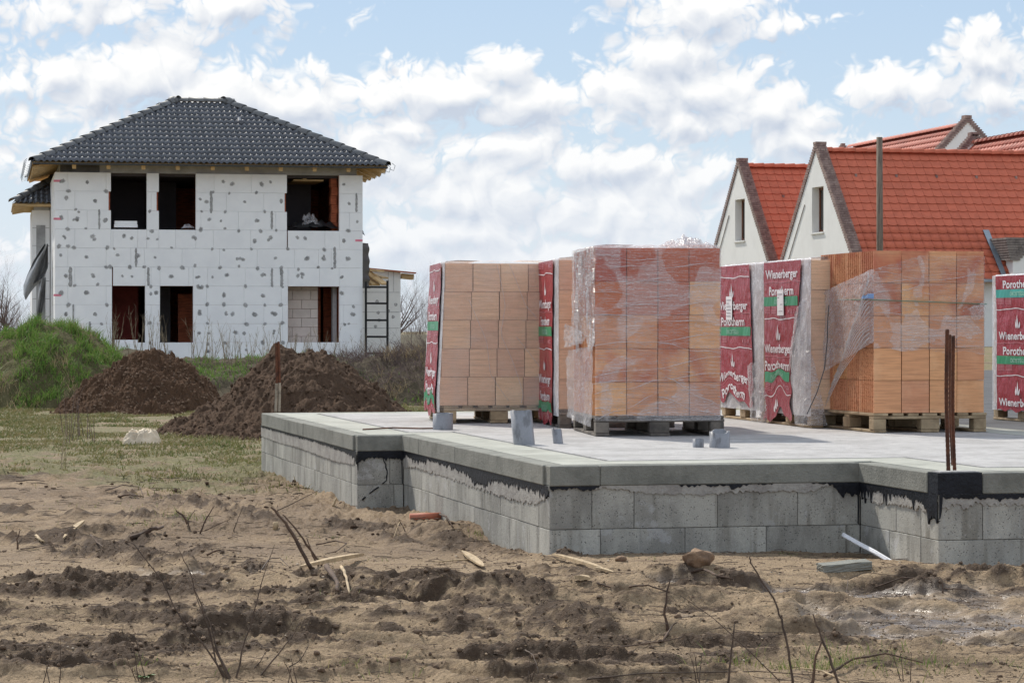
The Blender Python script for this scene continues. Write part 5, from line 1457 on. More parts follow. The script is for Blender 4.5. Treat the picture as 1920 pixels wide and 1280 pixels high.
for (px, py) in ((707,565),(742,571),(728,583),(709,586),(737,594),(711,600),(704,612)):
    x = hs(px, tA); z = hz_(py, x, tA); n = 10; b0 = len(mbd.v)
    for j in range(n): a_ = 6.283*j/n; k_ = .05*(1+.1*math.sin(3*a_+px)); mbd.v.append((x+k_*math.cos(a_), tA-.008, z+k_*math.sin(a_)))
    mbd.f.append(tuple(range(b0, b0+n)))
do_ = mbd.build('adhesive_dabs', m_dabf, an, kind='stuff'); attr(do_.data, 'dab', [.6]*len(mbd.v))
# planks leaning by the annex, each plank a thing
for i, (xa, ya, xb, yb) in enumerate(((683,505,722,533),(681,512,706,534),(690,506,714,508),(684,524,696,534),(699,515,722,521))):
    tt = 2.6+.12*i; pa_ = at(xa, ya, HY+2+tt); pb_ = at(xb, yb, HY+1.8+tt-.5)
    MB().beam(pa_, pb_, .22, .045).build('plank', m_wood, None, label=['longest yellow plank leaning beside the annex','yellow plank lowest at the house corner','short level plank on top of the leaning ones','stub of yellow plank by the ladder frame','upper right short plank above the ladder frame'][i], cat='plank', group='yellow planks beside the annex')
# steel ladder frame
sf = empty('scaffold_frame', 'black steel ladder frame standing at the right corner of the unfinished house', 'scaffold frame', tuple(at(686, 700, 70.5)))
o0 = at(686, 700, 70.5)
MB().tube([at(686,700,70.5)-o0, at(686,528,70.5)-o0], .032, 6).build('post', m_scaf, sf); MB().tube([at(726.5,700,70.3)-o0, at(726.5,526,70.3)-o0], .032, 6).build('post', m_scaf, sf)
for py in (538, 568.5, 600, 631, 662): MB().tube([at(686,py,70.5)-o0, at(726.5,py+.3,70.3)-o0], .027, 6).build('rung', m_scaf, sf)
# tarpaulin on the left
tp = np.zeros((40, 26, 3)); 
for i in range(40):
    f_ = i/39; L_ = np.interp(f_, [0,.3,.55,.8,1], [84,62,51,44,44]); R_ = np.interp(f_, [0,.3,.5,.75,1], [90,90,90,84,56]); yT = np.interp(f_, [0,1], [457,560])
    for j in range(26):
        g_ = j/25; pxx = L_+(R_-L_)*g_; pyy = yT+ (8*math.sin(g_*7+f_*5))*f_-14*g_*f_
        v_ = at(pxx, pyy, 71.5+.25*math.sin(g_*9+f_*3)+.5*g_); tp[i, j] = v_[:]
put('tarpaulin', grid_mesh('tarpaulin', tp, m_tarp), None, label='grey plastic tarpaulin flapping from the left edge of the unfinished house', cat='tarpaulin')
tp2 = np.zeros((30, 8, 3))
for i in range(30):
    f_ = i/29
    for j in range(8): g_ = j/7; tp2[i, j] = at(np.interp(f_, [0,1], [74,68])+np.interp(f_, [0,1], [12,15])*g_, 520+85*f_, 72.2+.15*math.sin(g_*8+f_*6))[:]  # sheet added to stand for a dark gap beside the wall
put('tarpaulin', grid_mesh('tarpaulin', tp2, m_tarp), None, label='grey sheet put in for the dark vertical gap below the flapping tarpaulin', cat='tarpaulin')
# odds and ends on the sills
def wbox(px0, px1, py0, py1, t0_, t1_, m_, label, name, cat):
    a, b = hs(px0, t0_), hs(px1, t0_); zt_, zb_ = hz_(py0, a, t0_), hz_(py1, a, t0_)
    o = MB().box(-(b-a)/2, (b-a)/2, -(t1_-t0_)/2, (t1_-t0_)/2, 0, zt_-zb_).build(name, m_, None, label=label, cat=cat)
    c = Vector(((a+b)/2, (t0_+t1_)/2, zb_)); o.location = (HX+c.x*ch-c.y*sh_, HY+c.x*sh_+c.y*ch, zb_); o.rotation_euler = (0, 0, HA)
    return o
wbox(214, 258, 420.2, 426, .15, .5, m_eps, 'lower of two white foam boards on the upper left window sill', 'foam_board', 'foam board')
wbox(215, 257, 414, 420, .16, .5, m_eps, 'upper of two white foam boards on the upper left window sill', 'foam_board', 'foam board')
wbox(214, 258, 637, 643, .15, .5, m_eps, 'white foam board lying on the lower left window sill', 'foam_board', 'foam board')
def sill_heap(pxa, pxb, pyt, pyb, m_, label, seed, name='film_heap', cat='plastic sheet', amp=.5):
    n = 40; a, b = hs(pxa, .2), hs(pxb, .2); zb_ = hz_(pyb, a, .2); hgt = hz_(pyt, a, .2)-zb_
    X, Y = np.meshgrid(np.linspace(a, b, n), np.linspace(.14, .75, 16)); u_ = (X-a)/(b-a)
    Z = zb_+.01+hgt*np.clip(np.sin(np.pi*np.clip(u_*.98+.01, 0, 1)), 0, 1)**.6*(.55+amp*np.abs(fbm(X*4+seed, Y*5, 3, seed)))*np.sin(np.pi*np.linspace(.03, .97, 16))[:, None]**.5
    wxx = HX+X*ch-Y*sh_; wyy = HY+X*sh_+Y*ch
    put(name, grid_mesh(name, np.stack([wxx, wyy, Z], -1), m_), None, label=label, cat=cat)
sill_heap(538, 636, 405, 431, m_black, 'black plastic sheeting heaped in the wide upper window', 3)
sill_heap(566, 600, 404, 424, m_filmL, 'white scrap of film on the black sheeting in the wide upper window', 9, amp=1.0)
sill_heap(340, 366, 418, 430, m_filmW, 'crumpled clear film on the sill of the second upper window', 5)

# ------------------------------------------------------------------ red roofed houses
ft = flat_tile(.31, .333, m_redtile); ft2 = flat_tile(.31, .333, m_redtile2)
def red_house(label, X0, Y0, rz, zr, half, rise, ulen, front=True, back=False, window=True, limit=300, mt=None, wallz=0.0, stuff_tiles=False, gend=True, cop=.35):
    mt = mt or ft
    e = empty('house', label, 'house', (X0, Y0, 0), rz, 'white houses with red tiled roofs')
    ze_ = zr-rise; pt = math.atan2(rise, half); c_, s2 = math.cos(pt), math.sin(pt); SL = half/c_
    ov = .25
    # gable wall with opening
    Wd = .40; hole = (-1.02+.30, .30+.05, zr-2.52, zr-1.10)   # in (v, z)
    def gz_(v): return zr-abs(v)*rise/half
    mbg = MB()
    v0, v1, zl, zh = hole
    polys = []
    if window:
        # polygons of the gable face around the opening
        def yz(vv, z): return (vv, z)
        polys = [[(-half, wallz), (half, wallz), (half, ze_), (gvr, zl) if False else (half*(zr-zl)/rise, zl), (-half*(zr-zl)/rise, zl), (-half, ze_)],
                 [(-half*(zr-zl)/rise, zl), (v0, zl), (v0, zh), (-half*(zr-zh)/rise, zh)],
                 [(v1, zl), (half*(zr-zl)/rise, zl), (half*(zr-zh)/rise, zh), (v1, zh)],
                 [(-half*(zr-zh)/rise, zh), (half*(zr-zh)/rise, zh), (0, zr)]]
    else: polys = [[(-half, wallz), (half, wallz), (half, ze_), (0, zr), (-half, ze_)]]
    for pl in polys:
        n = len(pl); vs = [(0, v, z) for v, z in pl]+[(Wd, v, z) for v, z in pl]
        mbg.add(vs, [tuple(range(n)), tuple(reversed(range(n, 2*n)))]+[(i, n+i, n+(i+1) % n, (i+1) % n) for i in range(n)])
    mbg.build('gable_wall', m_render, e)
    if window:
        w_ = MB().box(.26, .30, v0-.002, v1+.002, zl, zh).build('window', m_glass, e)
        MB().box(.235, .275, v0, v0+.09, zl, zh).box(.235, .275, v1-.09, v1, zl, zh).box(.235, .275, v0+.09, v1-.09, zl, zl+.09).box(.235, .275, v0+.09, v1-.09, zh-.09, zh).box(.24, .272, (v0+v1)/2-.04, (v0+v1)/2+.04, zl+.09, zh-.09).build('frame', m_frame, w_)
        MB().box(-.05, .03, v0-.05, v1+.05, zl-.05, zl-.002).build('sill', m_render, w_)
    # long walls
    MB().box(Wd, ulen, -half+.02, -half+.32, wallz, ze_).box(Wd, ulen, half-.32, half-.02, wallz, ze_).build('side_wall', m_render, e)
    MB().add([(ulen-.3,-half,wallz),(ulen-.3,half,wallz),(ulen-.3,half,ze_),(ulen-.3,0,zr),(ulen-.3,-half,ze_),(ulen,-half,wallz),(ulen,half,wallz),(ulen,half,ze_),(ulen,0,zr),(ulen,-half,ze_)],
             [(0,1,2,3,4),(5,9,8,7,6),(0,5,6,1),(1,6,7,2),(2,7,8,3),(3,8,9,4),(4,9,5,0)]).build('end_wall', m_render, e)
    # roof body
    x0 = .30; z_e = ze_-ov*math.tan(pt)
    RB = MB(); h2 = half+ov
    RB.add([(x0,-h2,z_e),(ulen,-h2,z_e),(ulen,0,zr),(x0,0,zr),(x0,h2,z_e),(ulen,h2,z_e),(x0,-h2,z_e-.1),(ulen,-h2,z_e-.1),(ulen,0,zr-.1),(x0,0,zr-.1),(x0,h2,z_e-.1),(ulen,h2,z_e-.1)],
           [(0,1,2,3),(3,2,5,4),(6,9,8,7),(9,10,11,8),(0,6,7,1),(4,5,11,10),(0,3,9,6),(3,4,10,9),(1,7,8,2),(2,8,11,5)])
    rb = RB.build('roof', mt.materials[0], e)
    SLo = SL+ov/c_; rows = int(round(SLo/.333)); ex = SLo/rows
    cols = int((ulen-x0)/.31)+1
    # rows from the top down so that the pieces that show are single parts
    if front:
        if limit < rows*cols and not stuff_tiles:
            kr = max(1, int(limit/cols))
            tile_plane(rb, (x0, -h2, z_e), (1,0,0), (0,c_,s2), rows, cols, .31, ex, mt, [(-1e-6, -1, -(rows-kr)*ex+.01), (1, 0, ulen-x0)], 'roof_tile')
            tile_plane(rb, (x0, -h2, z_e), (1,0,0), (0,c_,s2), rows-kr, cols, .31, ex, mt, [(1, 0, ulen-x0)], 'roof_tile', stuff=True)
        else: tile_plane(rb, (x0, -h2, z_e), (1,0,0), (0,c_,s2), rows, cols, .31, ex, mt, [(1, 0, ulen-x0)], 'roof_tile', stuff=stuff_tiles)
    if back: tile_plane(rb, (ulen, h2, z_e), (-1,0,0), (0,-c_,s2), rows, cols, .31, ex, mt, [(1, 0, ulen-x0)], 'roof_tile', stuff=True)
    hip_caps((ulen-.1, 0, zr+.05), (x0, 0, zr+.05), rb, r=.15, L=.38, m_=mt.materials[0], name='ridge_tile')
    # brick coping: courses stepping up both slopes
    mbc = MB(); rc = random.Random(int(X0*10)); nC = int((rise+.25)/.0765)
    for sg in (-1, 1):
        for k_ in range(nC):
            z0 = zr+cop-.10-k_*.0765; v_ = (k_+.3)*.0765*half/rise
            if v_ > half+.10: break
            jj = rc.uniform(-.012, .012)
            for (ua, ub) in ((-.03, .13), (.137, .30)) if k_ % 2 else ((-.03, .05), (.057, .22), (.227, .30)):
                mbc.box(ua+jj*.4, ub, min(sg*(v_-.17), sg*(v_+.10+jj)), max(sg*(v_-.17), sg*(v_+.10+jj)), z0-.066, z0)
    mbc.box(-.04, .31, -.14, .14, zr+cop-.10, zr+cop-.03)
    mbc.build('brick_coping', m_coping, e, kind='stuff')
    mbp = MB()
    for sg in (-1, 1):
        b0 = [(0, zr-.02), (sg*half, ze_-.02), (sg*half, ze_+.12), (0, zr+cop-.17)]
        mbp.add([(.01, v, z) for v, z in b0]+[(.28, v, z) for v, z in b0], [(0,1,2,3),(7,6,5,4),(0,4,5,1),(1,5,6,2),(2,6,7,3),(3,7,4,0)])
    mbp.build('parapet', m_render, e)
    return e, rb, ze_, z_e, h2, ulen
ZR = EYE+5.60
h1 = red_house('white gabled house with large orange red tile roof behind the right brick packs', 9.53, 82.0, A0, ZR, 3.54, 3.77, 9.0)
e1 = h1[0]
for k_ in range(6):    # snow hooks
    MB().box(0, .06, 0, .10, 0, .09).build('snow_hook', m_coping, h1[1], loc=(.30+.72+k_*1.34, -.80, ZR-.80*3.77/3.54+.05))
MB().box(.2, 9, -3.54-.42, -3.54-.26, h1[3]-.09, h1[3]+.0).build('gutter', m_zinc, e1)
# thin lightning cable on the gable
MB().tube([(-.015, 1.0, ZR-1.6), (-.015, 3.0, ZR-3.75)], .012, 4).build('cable', m_twig, e1)
# cross gable at the right end
cgx = 4.92
cg = MB(); zc0 = h1[2]+.42
cg.add([(cgx,-3.9,0),(cgx+2.9,-3.9,0),(cgx+2.9,-3.9,zc0+1.7),(cgx+1.9,-3.9,zc0+1.9),(cgx,-3.9,zc0-.1),(cgx,-3.4,0),(cgx+2.9,-3.4,0),(cgx+2.9,-3.4,zc0+1.7),(cgx+1.9,-3.4,zc0+1.9),(cgx,-3.4,zc0-.1)],
       [(0,1,2,3,4),(5,9,8,7,6),(0,4,9,5),(4,3,8,9),(3,2,7,8),(1,6,7,2)]).build('cross_gable', m_render, e1)
mbc = MB()
for k_ in range(24):
    z0 = zc0-.12+k_*.0765; x_ = cgx+k_*.0765*1.0
    mbc.box(x_-.12, x_+.22, -3.95, -3.60, z0, z0+.066)
for k_ in range(9):
    z0 = zc0-.10+k_*.0765; xa_ = cgx-.12-k_*.014; xb_ = min(cgx+2.8, cgx+.08+k_*.085); n_ = max(1, int((xb_-xa_)/.26))
    for q in range(n_): mbc.box(xa_+(xb_-xa_)*q/n_+.004, xa_+(xb_-xa_)*(q+1)/n_-.004, -3.93+.01*(q % 2), -3.0+.055*k_, z0, z0+.066)
mbc.build('cross_gable_coping', mat('grey_weathered_brick', (.24,.205,.185), .9, .35, 5, .4, 20, c2=(.15,.125,.115)), e1, kind='stuff')
MB().add([(cgx-.30,-3.82,h1[3]+.06),(cgx-.14,-3.82,h1[3]+.06),(cgx-.14,-2.42,h1[3]+1.55),(cgx-.34,-2.42,h1[3]+1.55)], [(0,1,2,3)]).build('valley_flashing', m_zinc, e1)
h2_ = red_house('smaller looking white gabled house left of the large orange roof, half hidden behind it', 9.53-7.9*SA, 82.0+7.9*CA, A0, ZR, 3.54, 3.77, 5.5)
MB().box(0, .06, 0, .10, 0, .09).build('snow_hook', m_coping, h2_[1], loc=(1.25, -1.05, ZR-1.05*3.77/3.54+.05))
MB().tube([(-.015, 1.0, ZR-1.6), (-.015, 3.0, ZR-3.75)], .012, 4).build('cable', m_twig, h2_[0])
h3 = red_house('house behind whose stepped brick coped gable faces the camera above the big red roof', (1815-960)/F*100, 100, A0+R(90), EYE+7.85, 3.9, 4.1, 13.0, front=False, back=True, window=False, mt=ft2, stuff_tiles=True, cop=.42)
h4 = red_house('house at the far right behind the ridge, its small dark coped gable turned away', (1822-960)/F*93, 93, A0-R(90), EYE+6.62, 3.3, 3.5, 9.0, front=True, window=False, mt=ft2, stuff_tiles=True, cop=.45)
chm = MB(); cc = at(1580, 290, 96)
for k_ in range(8): 
    w_ = .22-(0 if k_ < 5 else .05*(k_-4)); chm.box(-w_, w_, -.2, .2, -.2+k_*.0765, -.2+k_*.0765+.066)
chm.box(-.15, .15, -.15, .15, -7, -.2)
chm.build('chimney', m_coping, None, loc=tuple(cc+Vector((0, 0, 0))), label='brown stepped brick chimney top peeking over the large roof ridge', cat='chimney')
# pole
pp = at(1649, 470, 60); 
MB().tube([(0,0,0),(.01,0,2.5),(0,0,5.74)], [.085,.078,.070], 12).build('timber_pole', m_pole, None, True, loc=(pp.x, 60, 0), label='weathered upright timber pole in front of the large orange red roof', cat='pole')
# pale garden wall far behind
gw0, gw1 = at(748, 640, 88), at(900, 640, 88)
MB().box(gw0.x, gw1.x, 88, 88.3, 0, at(760, 627, 88).z).build('garden_wall', m_pale, None, label='low pale wall between the annex and the brick packs', cat='wall')
# ------------------------------------------------------------------ bare trees and thickets
def branch(mb, p, d, L, r, depth, rnd, spread=.5, n=4, kids=(3, 4), up=.15, sides=4):
    pts = [p]; rad = [r]; dd = d.copy()
    for i in range(n):
        dd = (dd+Vector((rnd.uniform(-1,1), rnd.uniform(-1,1), rnd.uniform(-1,1)))*.13+Vector((0,0,up*.25))).normalized()
        pts.append(pts[-1]+dd*L/n); rad.append(r*(1-.72*(i+1)/n))
    mb.tube(pts, rad, sides, caps=False)
    if depth > 0:
        for k in range(rnd.randint(*kids)):
            i = rnd.randint(1, n); q = pts[i]
            ax = Vector((rnd.uniform(-1,1), rnd.uniform(-1,1), rnd.uniform(-.2,.9))).normalized()
            nd = (dd*(1-spread)+ax*spread).normalized()
            branch(mb, q, nd, L*rnd.uniform(.5, .75), rad[i]*.65, depth-1, rnd, spread, n, kids, up, 3)
def bare_tree(px, py, Y, h, label, seed, lean=(0, 0), dep=4, zg=.3):
    rnd = random.Random(seed); x = (px-960)/F*Y
    e = empty('bare_tree', label, 'tree', (x, Y, zg))
    tk = MB(); top = Vector((lean[0]*h*.4, 0, h*.4))
    tk.tube([(0,0,0), top*.5, top], [h*.022, h*.016, h*.012], 7); tk.build('trunk', m_thorn, e, True)
    cr = MB()
    for k in range(7):
        q = top*rnd.uniform(.35, 1); d = Vector((rnd.uniform(-1,1)+lean[0], rnd.uniform(-1,1), rnd.uniform(.6,1.5))).normalized()
        branch(cr, q, d, h*rnd.uniform(.35,.5), h*.009, dep, rnd, .5, 4, (3, 4), .2)
    cr.build('crown', m_thorn, e)
bare_tree(38, 620, 95, 3.5, 'leafless tree leaning left behind the rear wing of the unfinished house', 3, (-.5, 0))
bare_tree(6, 620, 105, 2.8, 'small leafless tree at the left picture edge', 8, (.1, 0), 3)
bare_tree(741, 620, 100, 3.4, 'leafless tree rising above the annex eave', 5, (.1, 0))
def thicket(name, px0, px1, Y0, Y1, htop, count, label, seed, zg=.3, rr=.010, dep=2):
    rnd = random.Random(seed); mb = MB()
    for k in range(count):
        Y = rnd.uniform(Y0, Y1); px = rnd.uniform(px0, px1); x = (px-960)/F*Y
        h = htop(px)*rnd.uniform(.6, 1.1)
        branch(mb, Vector((x, Y, zg)), Vector((rnd.uniform(-.3,.3), rnd.uniform(-.3,.3), 1)).normalized(), h*.75, rr, dep, rnd, .45, 4, (3, 5), .3, 3)
    return mb.build(name, m_thorn, None, label=label, kind='stuff')
thicket('bare_thicket', 748, 830, 95, 110, lambda px: 2.6 if px > 770 else 1.6, 60, 'grey leafless thicket between the annex and the leftmost brick pack', 2, rr=.014)
thicket('bare_thicket', -40, 70, 100, 125, lambda px: 2.1, 110, 'reddish leafless thicket behind the grassy mound at the left', 4, rr=.016)
thicket('bare_thicket', 1040, 1500, 110, 125, lambda px: 1.2, 60, 'low leafless thicket far behind the brick packs', 6, rr=.016, dep=1)
# brambles on the bank right of the heaps
rnd = random.Random(12); mb = MB()
for k in range(1100):
    x = rnd.uniform(-3.2, .4); y = rnd.uniform(44.6, 47.5)
    zt_ = float(np.interp(x, wxB[0], zB[int((y-46.5)/2.3/2.5*170+85)]))
    L = rnd.uniform(.15, .42)*(1.2 if -1.9 < x < -1.1 else .9)
    branch(mb, Vector((x, y, zt_-.05)), Vector((rnd.uniform(-1,1), rnd.uniform(-.8,.3), rnd.uniform(.3,1))).normalized(), L, .008, 2, rnd, .6, 4, (2, 4), -.2, 3)
mb.build('brambles', m_thorn, None, label='dark tangled brambles on the bank right of the nearer soil heap', kind='stuff')
# tall dead weeds on the bank, each plant a thing
def weed(x, y, z, h, seed, label, group, m_=None, fan=.25, stems=3, r=.004, fine=2):
    rnd = random.Random(seed); mb = MB()
    for k in range(stems):
        d = Vector((rnd.uniform(-fan, fan), rnd.uniform(-fan, fan), 1)).normalized(); p = Vector((rnd.uniform(-.03,.03), rnd.uniform(-.03,.03), 0)); L = h*rnd.uniform(.6, 1)
        n = 7; pts = [p]; rad = [r]
        for i in range(n):
            d = (d+Vector((rnd.uniform(-1,1), rnd.uniform(-1,1), 0))*.07).normalized(); pts.append(pts[-1]+d*L/n); rad.append(r*(1-.75*(i+1)/n))
        mb.tube(pts, rad, 4, caps=False)
        for q in range(fine*3):
            i = rnd.randint(2, n); dd = (d*.6+Vector((rnd.uniform(-1,1), rnd.uniform(-1,1), .5)).normalized()*.6).normalized()
            l2 = L*rnd.uniform(.08, .25); a = pts[i]; mb.tube([a, a+dd*l2*.5+Vector((0,0,.01)), a+dd*l2], [r*.5, r*.35, r*.2], 3, caps=False)
    return mb.build('dead_weed', m_ or m_straw, None, loc=(x, y, z), label=label, cat='dead weed', group=group)
rnd = random.Random(21)
zrow = lambda x, y: float(np.interp(x, wxB[0], zB[int(np.clip((y-46.5)/2.3/2.5*170+85, 0, 169))]))
for k in range(46):
    px = rnd.choice([rnd.uniform(300, 560), rnd.uniform(360, 520), rnd.uniform(560, 720), rnd.uniform(190, 300)]); y = rnd.uniform(45.8, 47.4); x = (px-960)/F*y
    weed(x, y, zrow(x, y)-.03, rnd.uniform(.45, 1.0) if px < 540 else rnd.uniform(.3, .75), 100+k, ('thin dead weed on the bank before the lower left window pair' if px < 380 else 'thin dead weed on the bank before the blank middle of the white wall' if px < 530 else 'thin dead weed on the bank before the wide lower window'), 'dead weeds along the bank', r=.0055, fan=.3)
for k in range(14):   # reddish saplings in the field by the mound
    px = rnd.uniform(110, 185); y = rnd.uniform(29, 33); x = (px-960)/F*y
    weed(x, y, gz(x, y)-.01, rnd.uniform(.35, .85), 200+k, 'slim upright stalk in the cluster on the grass before the stony soil heap', 'stalks on the grass by the soil heap', m_thorn, .10, 1, .0045, 1)
weed((120-960)/F*24, 24, gz((120-960)/F*24, 24)-.01, .42, 222, 'pale branching dead weed on the grass below the stalk cluster', None, m_straw, .3, 4, .003, 2)

# ------------------------------------------------------------------ things lying on the mud
def gp(px, py):
    Ys = np.arange(8.6, 48, .012); zr_ = EYE-(py-HOR)/F*Ys; hit = np.nonzero(ground((px-960)/F*Ys, Ys) >= zr_)[0]
    Y = float(Ys[hit[0]]) if len(hit) else Yof(py); X = (px-960)/F*Y
    return Vector((X, Y, gz(X, Y)))
def rock(name, px, py, size, m_, label, cat, seed, sub=3, amp=.16, sink=.25):
    p = gp(px, py); bm = bmesh.new(); bmesh.ops.create_icosphere(bm, subdivisions=sub, radius=1)
    for v in bm.verts:
        c = v.co.copy(); k = 1+amp*float(fbm(np.array([c.x*1.3+seed]), np.array([c.y*1.3+c.z*1.7]), 3, seed)[0])*1.6
        v.co = Vector((c.x*size[0]*k, c.y*size[1]*k, c.z*size[2]*k))
    me = bpy.data.meshes.new(name); bm.to_mesh(me); bm.free(); me.materials.append(m_); me.polygons.foreach_set('use_smooth', [True]*len(me.polygons))
    return put(name, me, loc=(p.x, p.y+size[1]*.6, p.z+size[2]*(1-sink*2)), label=label, cat=cat)
rock('stone', 1311, 1063, (.078, .07, .054), m_stone, 'rounded brown stone in front of the foundation wall', 'stone', 5)
rock('stone', 1165, 1052, (.03,.03,.02), m_stone, 'small stone right of the foundation corner', 'stone', 7, 2) 
# slab of green foam
fo = gp(1586, 1070)
me = MB().box(-.13,.13,-.06,.06,0,.040).mesh('foam_offcut', m_xps); bm = bmesh.new(); bm.from_mesh(me); bmesh.ops.subdivide_edges(bm, edges=list(bm.edges), cuts=5, use_grid_fill=True)
for v in bm.verts: 
    v.co += Vector((random.uniform(-.003,.003), random.uniform(-.003,.003), random.uniform(-.0015,.0015)))
    if abs(v.co.x-.04) < .02 and v.co.z > .02: v.co.z += .004
bm.to_mesh(me); bm.free()
put('foam_offcut', me, loc=(fo.x, fo.y+.05, fo.z+.0), rot=(R(2), R(-3.5), R(10)), label='greenish broken foam slab lying on the mud before the inner wall corner', cat='foam offcut')
# white foam strip leaning against the wall
P0 = at(1583, 1003, 14.72); P1 = at(1640, 1034, 14.45); P2 = at(1690, 1064, 14.25)
mb = MB()
prof = [P0, P0.lerp(P1, .5)+Vector((0,0,-.002)), P1, P1.lerp(P2, .5), P2]
hw = [.018, .020, .022, .021, .020]
for i, p in enumerate(prof):
    d = (prof[min(i+1, 4)]-prof[max(i-1, 0)]).normalized(); up_v = Vector((-d.z, 0, d.x)).normalized(); up_v = up_v if up_v.z > 0 else -up_v
    for (a, b) in ((-.0, 1), (.0, -1)):
        pass
    back = Vector((.0, .10, .0))
    for q in (p+up_v*.010, p-up_v*.012, p-up_v*.012+back, p+up_v*.012+back): mb.v.append(tuple(q))
for i in range(4):
    for j in range(4):
        a = i*4+j; b_ = i*4+(j+1) % 4; mb.f.append((a, b_, b_+4, a+4))
mb.f += [(3,2,1,0), (16,17,18,19)]
me = mb.mesh('foam_strip', m_offcut); bm = bmesh.new(); bm.from_mesh(me); bmesh.ops.bevel(bm, geom=list(bm.edges), offset=.004, segments=1, affect='EDGES'); bm.to_mesh(me); bm.free()
put('foam_strip', me, label='kinked white polystyrene strip leaning in the inner wall corner', cat='foam strip')
# orange pipe end
q0, q1 = gp(768, 975), gp(826, 974)
MB().tube([q0+Vector((0,.04,.012)), q1+Vector((0,.04,.014))], .028, 14).build('drain_pipe', m_clayp, None, True, label='orange drain pipe half buried at the foot of the foundation', cat='pipe')
# cream bag
bx0 = gp(262, 832); n = 44
U, V = np.meshgrid(np.linspace(-1, 1, n), np.linspace(-1, 1, n))
outl = 1-np.clip(np.abs(U)**2.5+np.abs(V)**2.5, 0, 1)
zz = .155*outl**.5*(.45+.55*np.interp(U, [-1,-.5,-.2,.2,.45,.7,1], [.5,.9,.35,.75,.7,1.25,.9]))+.05*(1-2.6*np.abs(fbm(U*2.1, V*2.1, 3, 61)))*outl
put('plastic_bag', grid_mesh('plastic_bag', np.stack([bx0.x+U*.215+.02*V, bx0.y+.14+V*.14, gz(bx0.x, bx0.y)+zz-.005], -1), m_bag), None, label='crumpled cream plastic bag at the foot of the nearer soil heap', cat='plastic bag')
def shard(px0, py0, px1, py1, w, m_, label, th=.012, z=.010, name='wood_splinter', cat='wood splinter'):
    a, b = gp(px0, py0), gp(px1, py1); a.z += z; b.z += z; d = (b-a); L = d.length; d.normalize()
    x = d.cross(Vector((0,0,1))).normalized(); nz_ = x.cross(d)
    mb = MB(); prof = [(0, .08), (.15, .6), (.5, 1), (.8, .8), (.93, .5), (1, .15)]
    for f_, k in prof:
        for sx, sz in ((-1,0),(1,0),(1,1),(-1,1)): mb.v.append(tuple(a+d*(L*f_)+x*(sx*w/2*k)+nz_*(sz*th*(.4+.6*k))))
    for i in range(len(prof)-1):
        for j in range(4): p_ = i*4+j; q_ = i*4+(j+1) % 4; mb.f.append((p_, q_, q_+4, p_+4))
    mb.f += [(0,1,2,3), tuple((len(prof)-1)*4+j for j in (3,2,1,0))]
    return mb.build(name, m_, None, label=label, cat=cat)
shard(562, 1075, 682, 1048, .045, m_splint, 'long pale split board lying at the foot of the crossed sticks', .022, .02)
shard(1036, 1043, 1130, 1072, .040, m_splint, 'pale split board lying right of the foundation corner', .016, .008)
shard(866, 1038, 906, 1068, .05, m_splint, 'short pointed grey wood chip crossing a thin lath', .012, .015)
shard(810, 1059, 890, 1053, .016, m_splint, 'thin pale lath under the pointed wood chip', .008, .012)
shard(1112, 1068, 1150, 1076, .030, m_splint, 'dark tipped splinter end near the stone', .012, .006)
shard(1076, 1086, 1106, 1090, .045, m_splint, 'stubby wood chip left of the small puddle', .02, .004)
shard(118, 1018, 158, 984, .035, m_splint, 'brown broken wood stub standing at a slant on the left mud', .02, .02)
def log(px, py, r, h, label):
    p = gp(px, py); MB().tube([(0,0,-.01),(.004,0,h*.6),(0,0,h)], [r, r*1.05, r*.9], 10).build('wood_stub', m_splint, None, True, loc=tuple(p), label=label, cat='wood stub')
log(516, 992, .017, .045, 'short sawn wood stub standing left of the crossed sticks')
def stick(pts, r, label, m_=None, lift=None, name='stick', cat='stick', taper=.55, sides=6):
    """pts: (px, py, height above the ground, depth shift) """
    out_ = []
    b0 = gp(pts[0][0], pts[0][1])
    for (px, py, hgt) in pts:
        if hgt <= .03: q = gp(px, py); q.z += hgt
        else: q = at(px, py, b0.y)
        out_.append(q)
    P_ = []
    for i in range(len(out_)-1):
        for k in range(4): f_ = k/4; P_.append(out_[i].lerp(out_[i+1], f_)+Vector((random.uniform(-1,1), 0, random.uniform(-1,1)))*r*.35*(1 if i+k else 0))
    P_.append(out_[-1]); n = len(P_)
    if b0.y < 13: r *= .78
    rad = [r*(1-taper*i/(n-1))*(1+random.uniform(-.12, .12)) for i in range(n)]
    return MB().tube(P_, rad, sides).build(name, m_ or m_bark, None, True, label=label, cat=cat)
G = 1.0  # stands up
stick([(584,1068,0),(560,1020,G),(535,980,G),(508,950,G)], .011, 'thick brown stick leaning left, longest of the crossed sticks')
stick([(604,1060,0),(575,1020,G),(547,982,G),(530,964,G)], .007, 'thinner dark stick behind the longest leaning one')
stick([(598,1062,0),(586,1040,G),(575,1008,G)], .006, 'short stick standing between the two leaning sticks')
stick([(518,958,.0),(560,938,G),(598,918,G)], .004, 'thin twig rising right beside the leaning sticks', m_twig)
stick([(375,1000,0),(385,975,G),(402,948,G)], .006, 'dark upright curved stick in the left twig cluster')
stick([(352,985,0),(345,968,G),(330,956,G)], .009, 'short thick broken branch in the left twig cluster')
stick([(356,992,0),(352,975,G),(366,955,G)], .004, 'thin bowed twig in the left twig cluster', m_twig)
stick([(384,998,.01),(410,988,.02),(432,982,.03)], .004, 'low twig trailing right from the left twig cluster')
stick([(438,998,0),(447,970,G),(456,950,G)], .003, 'lone thin twig right of the left twig cluster', m_twig)
stick([(246,1012,.01),(285,1002,.03),(306,996,.03)], .018, 'dark rotten branch lying near the left edge of the rut')
stick([(33,1030,0),(32,1010,G),(38,993,G)], .006, 'short upright twig near the left picture edge')
